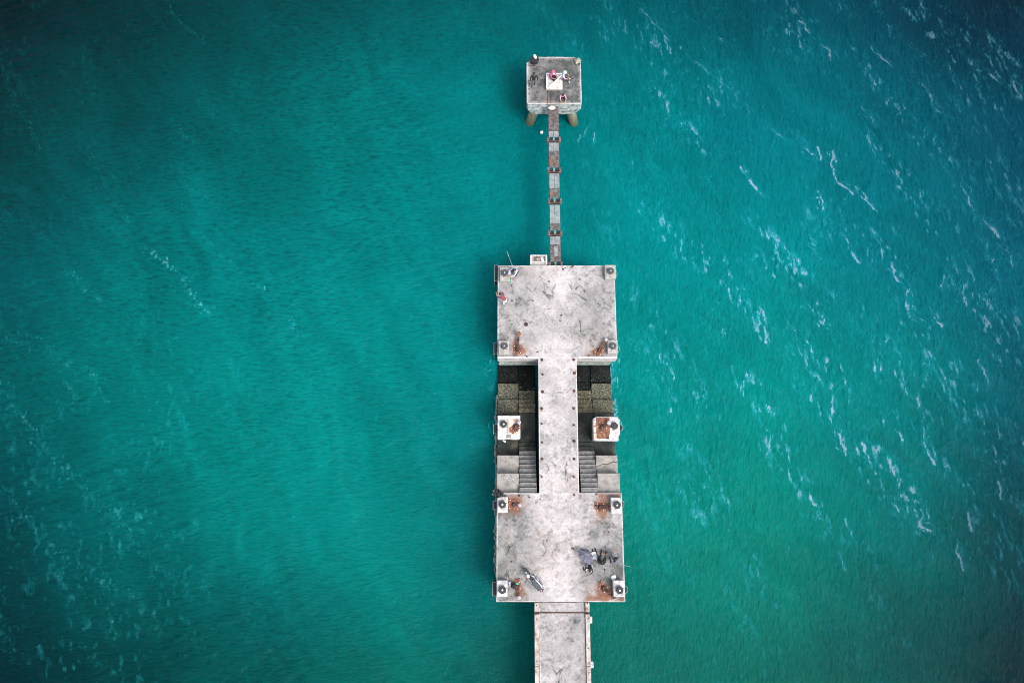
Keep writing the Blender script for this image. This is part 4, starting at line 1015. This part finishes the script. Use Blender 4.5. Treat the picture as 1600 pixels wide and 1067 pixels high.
# ---------------------------------------------------------------- people
def person(label, loc, rz, pose, shirt, trousers, hair=True, hat=None, shoes='black', seat=0.45, arms='rest', k=1.0, sleeves=False):
    t = thing('person', label, 'person', loc, rz)
    s = seat
    if pose == 'stand':
        pel, che, nek, hed = (0, 0, .93), (0, 0, 1.24), (0, .01, 1.47), (0, .03, 1.63)
        leg = [[(q * .09, 0, .88), (q * .105, .03, .49), (q * .11, -.01, .09), (q * .125, .13, .045)] for q in (-1, 1)]
        leg[0][2] = (-.10, -.20, .10); leg[0][3] = (-.11, -.07, .045)
    elif pose == 'sit':
        pel, che, nek, hed = (0, 0, s + .11), (0, .05, s + .40), (0, .09, s + .62), (0, .14, s + .77)
        leg = [[(q * .09, .04, s + .10), (q * .14, .44, s + .11 if s > .2 else .46), (q * .13, .50 if s > .2 else .62, .09), (q * .15, .64 if s > .2 else .77, .045)] for q in (-1, 1)]
    elif pose == 'squat':
        pel, che, nek, hed = (0, 0, .30), (0, .15, .60), (0, .24, .80), (0, .31, .94)
        leg = [[(q * .09, .03, .29), (q * .18, .38, .50), (q * .14, .14, .10), (q * .17, .30, .045)] for q in (-1, 1)]
    elif pose == 'bend':
        pel, che, nek, hed = (0, -.05, .86), (0, .18, 1.08), (0, .33, 1.20), (0, .45, 1.26)
        leg = [[(q * .09, -.04, .82), (q * .12, .04, .46), (q * .13, -.04, .09), (q * .145, .1, .045)] for q in (-1, 1)]
    C, Nk, Hd = Vector(che), Vector(nek), Vector(hed)
    up = (Nk - C).normalized(); sh = [Nk - up * .06 + Vector((q * .175, 0, 0)) for q in (-1, 1)]
    arm = []
    for q, S in zip((-1, 1), sh):
        if arms == 'hang': e, w_ = S + Vector((q * .09, .02, -.27)), S + Vector((q * .07, .12, -.49))
        elif arms == 'hips': e, w_ = S + Vector((q * .17, -.05, -.22)), S + Vector((q * .02, .08, -.38))
        elif arms == 'reach': e, w_ = S + Vector((q * .05, .22, -.15)), S + Vector((-q * .06, .42, -.16))
        else: e, w_ = S + Vector((q * .09, .14, -.22)), S + Vector((-q * .03, .34, -.24))
        arm.append([S, e, w_])
    V, E_, Rr, seg = [], [], [], []
    def add(p, r): V.append(Vector(p)); Rr.append(r); return len(V) - 1
    def bone(a, b, mt): E_.append((a, b)); seg.append((V[a], V[b], mt))
    P = add(pel, .135); Ci = add(che, .14); Ni = add(Nk, .055); Hi = add(Nk + (Hd - Nk) * .5, .05)
    bone(P, Ci, 1); bone(Ci, Ni, 1); bone(Ni, Hi, 0)
    for L_ in leg:
        a = add(L_[0], .095); b = add(L_[1], .062); c = add(L_[2], .042); d = add(L_[3], .036)
        bone(P, a, 2); bone(a, b, 2); bone(b, c, 2); bone(c, d, 3)
    for A in arm:
        a = add(A[0], .062); b = add(A[1], .042); c = add(A[2], .027); h = add(A[2] + (A[2] - A[1]).normalized() * .07, .026)
        bone(Ci, a, 1); bone(a, b, 1); bone(b, c, 1 if sleeves else 0); bone(c, h, 0)
    me = bpy.data.meshes.new('tmp'); me.from_pydata([tuple(v) for v in V], E_, [])
    ob = link(bpy.data.objects.new('tmp', me))
    sk = ob.modifiers.new('s', 'SKIN'); sk.use_smooth_shade = True
    for i, sv in enumerate(me.skin_vertices[0].data): sv.radius = (Rr[i], Rr[i] * (.78 if i < 2 else 1)); sv.use_root = i == 0
    su = ob.modifiers.new('u', 'SUBSURF'); su.levels = 1
    dg = bpy.context.evaluated_depsgraph_get()
    bme = bpy.data.meshes.new_from_object(ob.evaluated_get(dg))
    bpy.data.objects.remove(ob); bpy.data.meshes.remove(me)
    m = MB(); m.bm.from_mesh(bme); bpy.data.meshes.remove(bme)
    for f in m.bm.faces:
        c = f.calc_center_median(); best, bi = 9, 0
        for a, b, mt in seg:
            ab = b - a; tt = max(0, min(1, (c - a).dot(ab) / ab.length_squared)); d = (c - a - ab * tt).length
            if d < best: best, bi = d, mt
        f.material_index = bi; f.smooth = True
    # head, face, ears
    fw = Vector((0, math.cos(-.25), math.sin(-.25))) if pose != 'stand' else Vector((0, .95, -.3))
    m.mi = 0; m.ball(Hd, (.078, .098, .115), 14)
    m.ball(Hd + Vector((0, .10, -.02)), (.014, .02, .026), 6)
    for q in (-1, 1): m.ball(Hd + Vector((q * .079, 0, -.01)), (.012, .02, .032), 6)
    m.mi = 4
    for q in (-1, 1): m.ball(Hd + Vector((q * .031, .087, .012)), (.013, .009, .008), 6)
    m.mi = 5; m.ball(Hd + Vector((0, .088, -.058)), (.025, .01, .008), 6)
    # hands: palm plus four fingers and a side thumb
    m.mi = 0
    for A, q in zip(arm, (-1, 1)):
        d = (A[2] - A[1]).normalized(); sd_ = d.cross(Vector((0, 0, 1))).normalized(); dn = d.cross(sd_)
        if dn.z > 0: dn = -dn
        pc = A[2] + d * .085
        for i, (o_, l_) in enumerate(((-.03, .055), (-.01, .07), (.01, .066), (.03, .05))):
            k0 = pc + sd_ * o_ - d * .02; k1 = k0 + d * l_ * .6 + dn * .012; k2 = k1 + d * l_ * .35 + dn * .035
            m.tube(k0, k1, .0095, .009, 6); m.tube(k1, k2, .009, .007, 6)
        t0 = A[2] + d * .05 - sd_ * q * .022; m.tube(t0, t0 + d * .03 - sd_ * q * .035 + dn * .01, .012, .01, 6); m.tube(t0 + d * .03 - sd_ * q * .035 + dn * .01, t0 + d * .06 - sd_ * q * .035 + dn * .03, .01, .008, 6)
    me = bpy.data.meshes.new('body'); m.bm.to_mesh(me); m.bm.free()
    mesh_obj('body', me, t, [M['skin'], M[shirt], M[trousers], M[shoes], M['eye'], M['lip']])
    if hair: MB().ball(Hd + Vector((0, -.014, .018)), (.092, .108, .118), 14, z_lo=-.25, rot=Matrix.Rotation(-.5, 3, 'X') if False else Matrix.Rotation(.35, 3, 'X')).build('hair', M['hair'], t)
    if hat:
        h = MB(); h.lathe([(.15, .03), (.152, .04), (.105, .05), (.10, .10), (.06, .135), (.005, .14)], Hd + Vector((0, 0, 0)), 16); h.build('hat', M[hat], t)
    t.scale = (k, k, k)
    return t
Z = DECK + .006
def at(px, py, d=0.0, z=Z): x, y = W(px, py, d); return (x, y, z)
person('person in black jacket standing on the west side of the north platform', at(833.5, 136), math.pi + .1, 'stand', 'black_cloth', 'grey_trousers', arms='hang', sleeves=True)
person('person in bright pink sitting on the northwest corner of the cream plinth', at(860.5, 121, -.2), math.pi * 1.28, 'sit', 'pink_cloth', 'black_cloth', hair=False, hat='pink_cloth', seat=.27, sleeves=True)
person('person in a mint green hat sitting on the east edge of the cream plinth', at(878, 124, -.2), -math.pi * .52, 'sit', 'ice_blue_cloth', 'plum_cloth', hat='mint_cloth', shoes='white', seat=.27)
person('person in pale pink shirt and black hair squatting south of the cream plinth', at(877.5, 154.5), math.pi + .15, 'squat', 'pale_pink_cloth', 'navy_cloth', arms='reach')
person('person in ice blue shirt crouching at the north edge by the corner block', at(808, 425), math.pi * .72, 'squat', 'ice_blue_cloth', 'navy_cloth', arms='reach', k=1.1, sleeves=True)
person('person in dark red shirt and white shorts bending forward near the west edge', at(789, 474), math.pi * .25, 'bend', 'red_cloth', 'white_cloth', arms='reach')
person('person in black sitting on the west edge above the stairs', at(785.5, 773), math.pi * .42, 'squat', 'black_cloth', 'charcoal_cloth', arms='rest', sleeves=True, k=1.05)
person('person in black and white squatting just south of the white sheet', at(921, 881), math.pi * .9, 'squat', 'charcoal_cloth', 'white_cloth', arms='rest', sleeves=True)
person('person in black sitting on the deck between the white sheet and the rod fisher', at(937, 879), -.35, 'sit', 'black_cloth', 'black_cloth', arms='reach', seat=0.0, sleeves=True, k=1.1)
person('person in slate grey shirt with a fishing rod near the east edge', at(956, 878.5), -.2, 'squat', 'grey_cloth', 'charcoal_cloth', arms='reach', k=1.15, sleeves=True)
# rods
def rod(label, pts, r=.014, mat='iron_pale'):
    a = Vector(pts[0]); m = MB(a); m.path(pts, r, 5)
    m.tube(pts[0], Vector(pts[0]) + (Vector(pts[1]) - Vector(pts[0])).normalized() * .35, r * 1.8, r * 1.6, 6)
    o = m.build('fishing_rod', M[mat]); o.location = a; tag(o, label, 'fishing rod', None); return o
e1 = at(955, 878, -.5, DECK + .35); e2 = at(969, 881, -.6, DECK + .62); e3 = at(985, 885, -.7, DECK + .8)
rod('fishing rod pointing east over the water from the slate grey fisher', [e1, e2, e3], .012)
rod('thick pale pole leaning diagonally across the cream plinth', [at(857.5, 136, -.3, DECK + .28), at(868, 126, -.6, DECK + .55), at(880, 115.5, -.8, DECK + .75)], .028, 'white')
rod('dark fishing rod leaning by the crouching fisher in ice blue', [at(802, 420, -.4, DECK + .5), at(797, 408, -.6, DECK + .9), at(792, 396, -.7, DECK + 1.2)], .010)

# ---------------------------------------------------------------- things lying about
def solid(name, label, cat, px_, py_, mat, fn, rz=0.0, z=Z, group=None):
    m = MB(); fn(m); o = m.build(name, M[mat]); x, y = W(px_, py_); o.location = (x, y, z); o.rotation_euler = (0, 0, rz); tag(o, label, cat, group); return o
# black tub with a white sack on it, north-west corner of the north platform
tub = thing('black_tub', 'round black tub on the northwest corner of the north platform', 'tub', at(835, 97.5))
MB().lathe([(.22, 0), (.30, .12), (.31, .34), (.28, .36), (.25, .34), (.24, .08), (.01, .07)], (0, 0, 0), 20).build('tub_body', M['black'], tub)
MB().lathe([(.32, .30), (.335, .33), (.32, .36)], (0, 0, 0), 20).build('tub_rim', M['black_cloth'], tub)
solid('white_sack', 'bright white sack lying on top of the black tub', 'sack', 835.6, 94, 'white', lambda m: m.ball((0, 0, .1), (.12, .20, .12), 12, lump=.10), .5, DECK + .30)
nb = solid('net_bundle', 'pale yellowish bundle of fishing net on the northeast corner of the north platform', 'net', 902, 98.5, 'net', lambda m: [m.ball((random.uniform(-.14, .14), random.uniform(-.16, .16), .12 + random.uniform(-.04, .12)), random.uniform(.09, .17), 9, lump=.3) for _ in range(14)])
MB().path([(.05, -.28, .03), (.16, -.2, .1), (.22, 0, .16), (.1, .2, .2), (-.15, .1, .25)], .025, 6).build('rope', M['black_cloth'], nb)
# white ball float
fl = thing('float_buoy', 'round white float on the water west of the catwalk', 'buoy', (*W(846, 207.5, DECK), 0.0))
MB().ball((0, 0, .06), .14, 16).build('float_ball', M['white'], fl)
MB().lathe([(.03, .18), (.035, .24), (.015, .26)], (0, 0, 0), 8).build('float_eye', M['iron'], fl)
# umbrella lying open
um = thing('open_umbrella', 'slate grey umbrella lying open on the deck by the white sheet', 'umbrella', at(914, 868, 0, DECK + .02))
tiltm = Matrix.Rotation(.55, 3, 'Y') @ Matrix.Rotation(-.62, 3, 'X')
m = MB(); ns = 8; Rr_ = .58; cz = .46
tipv = tiltm @ Vector((0, 0, .30)) + Vector((0, 0, cz - .12))
rim = []
for i in range(ns):
    a = 2 * math.pi * i / ns; rim.append((a, Rr_ * (1 + .05 * math.sin(3 * a))))
for i in range(ns):
    a0, r0 = rim[i]; a1, r1 = rim[(i + 1) % ns]; am = (a0 + 2 * math.pi / ns / 2)
    P = lambda a, r, z: tiltm @ Vector((r * math.cos(a), r * math.sin(a), z)) + Vector((0, 0, cz - .12))
    q0, q1, qm = P(a0, r0 * .6, .20), P(a1, r1 * .6, .20), P(am, r0 * .53, .185)
    e0, e1_, em = P(a0, r0, .02), P(a1, r1, .02), P(am, r0 * .86, .045)
    for poly_ in ((tipv, q0, qm), (tipv, qm, q1), (q0, e0, em, qm), (qm, em, e1_, q1)): m.poly(poly_)
m.build('canopy', M['grey_cloth'], um)
for i in range(ns):
    a0, r0 = rim[i]; P = lambda a, r, z: tiltm @ Vector((r * math.cos(a), r * math.sin(a), z)) + Vector((0, 0, cz - .12))
    MB().path([tuple(tipv), tuple(P(a0, r0 * .6, .207)), tuple(P(a0, r0, .025))], .007, 5).build('rib', M['iron_pale'], um)
MB().tube(tiltm @ Vector((0, 0, .36)) + Vector((0, 0, cz - .12)), tiltm @ Vector((0, 0, -.30)) + Vector((0, 0, cz - .12)), .011, .011, 6).build('shaft', M['chrome'], um)
# crumpled white sheet
m = MB(); gx = 9
pts = {}
for i in range(gx + 1):
    for j in range(gx + 1):
        u, v = i / gx - .5, j / gx - .5; k_ = 1 + .14 * math.sin(7 * u + 3 * v)
        pts[i, j] = m.bm.verts.new(((u * .52 - .16 * v) * k_, (v * .42 + .1 * math.sin(5 * u)) * k_, .06 + .05 * math.sin(9 * u + 4) * math.cos(8 * v) + random.uniform(0, .03)))
for i in range(gx):
    for j in range(gx): m.bm.faces.new((pts[i, j], pts[i + 1, j], pts[i + 1, j + 1], pts[i, j + 1]))
sh_ = m.build('plastic_sheet', M['white']); sm = sh_.modifiers.new('thick', 'SOLIDIFY'); sm.thickness = .012
sh_.location = at(926, 868); sh_.rotation_euler = (0, 0, -.45); tag(sh_, 'crumpled bright white sheet on the deck beside the grey umbrella', 'sheet')
solid('white_cup', 'small white cup left of the white sheet beside the squatting figure', 'cup', 920, 872.5, 'white', lambda m: m.lathe([(.045, 0), (.06, .11), (.052, .11), (.04, .02), (.002, .02)], (0, 0, 0), 12))
# sandals
def sandals(label, px_, py_, rz):
    t = thing('sandals', label, 'sandals', at(px_, py_), rz)
    for q in (-1, 1):
        s_ = MB().prism([(q * .09 - .045, -.11), (q * .09 + .04, -.11), (q * .09 + .05, .06), (q * .09 + .02, .14), (q * .09 - .03, .14), (q * .09 - .05, .06)], 0, .03).build('sole', M['black'], t)
        MB().path([(q * .09 - .045, 0, .03), (q * .09 - .02, .05, .07), (q * .09, .09, .04), (q * .09 + .02, .05, .07), (q * .09 + .045, 0, .03)], .01, 5).build('strap', M['rust_dark'], s_)
sandals('pair of black sandals just north of the white sheet', 928.5, 859.5, .3)
sandals('pair of dark sandals between the white sheet and the umbrella tip pair', 929.5, 864.5, 1.2)
sandals('pair of sandals lying south of the squatting figure in black', 914, 888.5, .1)
solid('drink_bottle', 'small dark bottle lying left of the squatting figure near the umbrella', 'bottle', 916.5, 875, 'plum_cloth', lambda m: (m.tube((0, -.10, .04), (0, .07, .04), .04, .04, 9), m.tube((0, .07, .04), (0, .13, .04), .018, .015, 8)), .5)
solid('white_rag', 'white rag crumpled north of the southeast bollard block', 'rag', 958, 901, 'white', lambda m: m.ball((0, 0, .05), (.17, .15, .09), 12, lump=.25), .4)
# bags by the north-west hook of the southern platform corner
bp_ = thing('black_bag', 'black rucksack between the southwest bollard block and the green bag', 'bag', at(802.5, 914), .3)
MB().ball((0, 0, .16), (.19, .17, .18), 12, lump=.05).build('bag_body', M['black_cloth'], bp_)
MB().ball((.02, -.14, .13), (.11, .06, .10), 10, lump=.05).build('pocket', M['charcoal_cloth'], bp_)
for q in (-1, 1): MB().path([(q * .07, .10, .30), (q * .1, .19, .22), (q * .08, .17, .06)], .014, 6).build('shoulder_strap', M['charcoal_cloth'], bp_)
solid('green_bag', 'small mint green bag beside the black rucksack', 'bag', 807.5, 911.5, 'mint', lambda m: m.ball((0, 0, .08), (.12, .09, .09), 12, lump=.10), .2)
solid('green_bottle', 'mint green canister next to the northwest bollard block of the middle platform', 'canister', 798.5, 438, 'mint', lambda m: (m.tube((0, -.13, .06), (0, .09, .06), .058, .055, 12), m.tube((0, .09, .06), (0, .14, .06), .025, .02, 8)), .1)
rb = solid('scooped_tackle', 'pale blue tackle box leaning against the southwest bollard block', 'box', 796.8, 911.5, 'ice_blue_cloth', lambda m: m.box(-.07, .07, -.13, .13, 0, .14, .02), .2)
rb.name = 'tackle_box'
MB().path([(-.05, 0, .14), (-.03, 0, .18), (.03, 0, .18), (.05, 0, .14)], .008, 5).build('handle', M['black'], rb)
rod('short dark rod lying north of the pale blue tackle box', [at(797, 907, 0, DECK + .02), at(795, 901, 0, DECK + .04), at(794, 895, 0, DECK + .03)], .012, 'iron')
# debris by the crouching fisher and the deck: scraps of rope and stones
solid('driftwood_stick', 'small dark forked stick right of the mint green canister', 'stick', 802.5, 437, 'wood', lambda m: (m.tube((-.12, -.05, .02), (.14, .10, .03), .02, .012, 6), m.tube((0, .02, .02), (.09, -.08, .02), .014, .008, 6)))
solid('bait_tray', 'reddish bait tray between the northwest bollard block and the crouching fisher', 'tray', 795.5, 423.5, 'red_cloth', lambda m: (m.box(-.16, .16, -.09, .09, 0, .02), m.box(-.17, -.15, -.1, .1, 0, .07), m.box(.15, .17, -.1, .1, 0, .07), m.box(-.15, .15, .085, .1, 0, .07), m.box(-.15, .15, -.1, -.085, 0, .07)))
solid('white_bait_bag', 'small white bag on the corner of the northwest bollard block', 'bag', 796.2, 429.5, 'ice_blue_cloth', lambda m: m.ball((0, 0, .04), (.09, .12, .07), 10, lump=.2), 0, DECK + .40)
solid('round_hatch_ring', 'small dark ring bolt set in the deck above the orange-headed hook', 'ring bolt', 822, 507, 'rust_dark', lambda m: (m.lathe([(.13, 0), (.14, .03), (.10, .04), (.08, .01), (.01, .01)], (0, 0, 0), 12), m.tube((-.03, .02, .02), (.04, -.02, .05), .03, .025, 7)))
R2 = random.Random(21); proto = None
DEB = [(798.5, 507), (799, 446), (800, 470), (942, 446), (943, 468), (943, 506), (880, 421), (883, 419), (893, 417), (911, 419), (917, 431), (906, 437), (922, 434), (935, 475), (895, 416), (858, 440), (865, 424),
       (844, 780), (920, 842), (951, 831), (947, 861), (896, 857), (894, 856), (799, 877), (916, 906), (945, 890), (854, 844), (877, 493), (875, 501), (932, 772), (811, 774), (827, 777), (840, 550), (823, 557), (920, 556), (941, 556)]
for i, (a, b) in enumerate(DEB):
    m = MB(); r = R2.uniform(.035, .075)
    m.ball((0, 0, r * .3), (r, r * R2.uniform(.5, 1), r * .5), 7, lump=.3)
    o = m.build('stone_chip', M['rust_dark']); o.location = at(a, b); o.rotation_euler = (0, 0, R2.uniform(0, 3))
    mp_ = b < 560; tag(o, 'small dark stone chip lying loose on the ' + ('middle platform, the one nearer the thin catwalk' if mp_ else 'southern platform, the one with the motorcycle'), 'stone', 'dark stone chips scattered over the ' + ('middle platform' if mp_ else 'southern platform'))

# ---------------------------------------------------------------- motorcycle
fx, fy = W(821, 887.5); rx_, ry_ = W(847.5, 917)
mc = thing('motorcycle', 'small white and grey motorcycle with a long dark seat parked on its stand', 'motorcycle', ((fx + rx_) / 2, (fy + ry_) / 2, Z), math.atan2(fy - ry_, fx - rx_) - math.pi / 2)
lean = Matrix.Rotation(-.16, 3, 'Y')
def mpart(name, mat, fn, parent=mc):
    m = MB(); fn(m)
    for v in m.bm.verts: v.co = lean @ v.co
    return m.build(name, M[mat], parent)
HL = .62
def wheel(yc):
    rot = Matrix.Rotation(math.pi / 2, 3, 'Y')
    def tyre(m):
        n, k = 28, 8
        V_ = []
        for i in range(n):
            a = 2 * math.pi * i / n; row = []
            for j in range(k):
                b = 2 * math.pi * j / k; r = .25 + .05 * math.cos(b)
                row.append(m.bm.verts.new((.045 * math.sin(b), yc + r * math.cos(a), .30 + r * math.sin(a))))
            V_.append(row)
        for i in range(n):
            for j in range(k):
                f = m.bm.faces.new((V_[i][j], V_[(i + 1) % n][j], V_[(i + 1) % n][(j + 1) % k], V_[i][(j + 1) % k])); f.smooth = True
    w_ = mpart('wheel', 'chrome', lambda m: m.tube((-.05, yc, .30), (.05, yc, .30), .05, .05, 12))
    mpart('tyre', 'black', tyre, w_)
    mpart('rim', 'chrome', lambda m: [m.tube((0, yc, .3), (0, yc + .21 * math.cos(a), .3 + .21 * math.sin(a)), .012, .010, 5) for a in [i * math.pi / 5 for i in range(10)]], w_)
    mpart('hub', 'iron', lambda m: m.tube((-.035, yc, .3), (.035, yc, .3), .075, .075, 14), w_)
wheel(HL); wheel(-HL)
mpart('frame', 'iron', lambda m: (m.tube((0, .32, .78), (0, -.1, .42), .04, .04, 8), m.tube((0, -.1, .42), (0, -.55, .5), .035, .03, 8), m.tube((0, .3, .8), (0, -.5, .72), .035, .03, 8)))
mpart('engine', 'iron_pale', lambda m: (m.box(-.13, .13, -.18, .16, .24, .50, .03), m.tube((0, .12, .38), (0, .30, .46), .07, .06, 10)))
for q in (-1, 1):
    mpart('fork', 'chrome', lambda m: m.tube((q * .07, HL, .30), (q * .07, .38, .88), .024, .022, 8))
    mpart('side_fairing', 'paint_white', lambda m: (m.poly([(q * .12, .40, .80), (q * .20, .14, .62), (q * .19, -.02, .42), (q * .13, .26, .48)]), m.poly([(q * .13, .40, .80), (q * .21, .14, .62), (q * .215, .02, .70), (q * .13, .30, .86)])))
    mpart('rear_panel', 'paint_white' if q == 1 else 'charcoal_cloth', lambda m: m.prism([(q * .13, -.02), (q * .19, -.2), (q * .19, -.62), (q * .10, -.78), (q * .13, -.6), (q * .135, -.2)], .60, .755, .008))
    mpart('mirror', 'black', lambda m: (m.tube((q * .22, .34, .98), (q * .30, .30, 1.10), .008, .008, 5), m.ball((q * .31, .29, 1.12), (.05, .02, .035), 8)))
    mpart('grip', 'black', lambda m: m.tube((q * .22, .33, .985), (q * .36, .26, .975), .02, .02, 8))
mpart('handlebar', 'chrome', lambda m: m.path([(-.28, .30, .98), (-.12, .36, .98), (.12, .36, .98), (.28, .30, .98)], .014, 7))
mpart('front_mudguard', 'iron', lambda m: [m.box(-.06, .06, HL + .33 * math.cos(a) - .06, HL + .33 * math.cos(a) + .06, .3 + .33 * math.sin(a) - .02, .3 + .33 * math.sin(a) + .02, .012) for a in (.5, .9, 1.3, 1.7, 2.1)])
mpart('front_cowl', 'paint_white', lambda m: (m.ball((0, .42, .90), (.10, .13, .12), 12), m.box(-.035, .035, .48, .70, .66, .70, .015)))
mpart('headlight', 'chrome', lambda m: m.ball((0, .52, .88), (.075, .06, .07), 12))
mpart('leg_shield', 'charcoal_cloth', lambda m: m.box(-.12, .12, .10, .30, .60, .80, .05))
mpart('seat', 'seat', lambda m: m.prism([(-.09, .06), (.09, .06), (.145, -.15), (.155, -.45), (.11, -.70), (0, -.76), (-.11, -.70), (-.155, -.45), (-.145, -.15)], .745, .84, .03))
mpart('tail_rack', 'iron', lambda m: m.path([(-.09, -.62, .80), (-.09, -.84, .80), (.09, -.84, .80), (.09, -.62, .80)], .014, 6))
mpart('tail_lamp', 'lamp_red', lambda m: m.box(-.06, .06, -.90, -.84, .66, .73, .012))
mpart('exhaust', 'chrome', lambda m: (m.tube((.15, .05, .25), (.17, -.35, .28), .03, .035, 8), m.tube((.17, -.35, .28), (.19, -.85, .36), .05, .055, 10)))
mpart('footrest', 'black', lambda m: m.tube((-.26, 0, .30), (.26, 0, .30), .018, .018, 7))
MB().tube((-.08, -.05, .28), (-.27, -.08, .0), .016, .014, 6).build('side_stand', M['black'], mc)
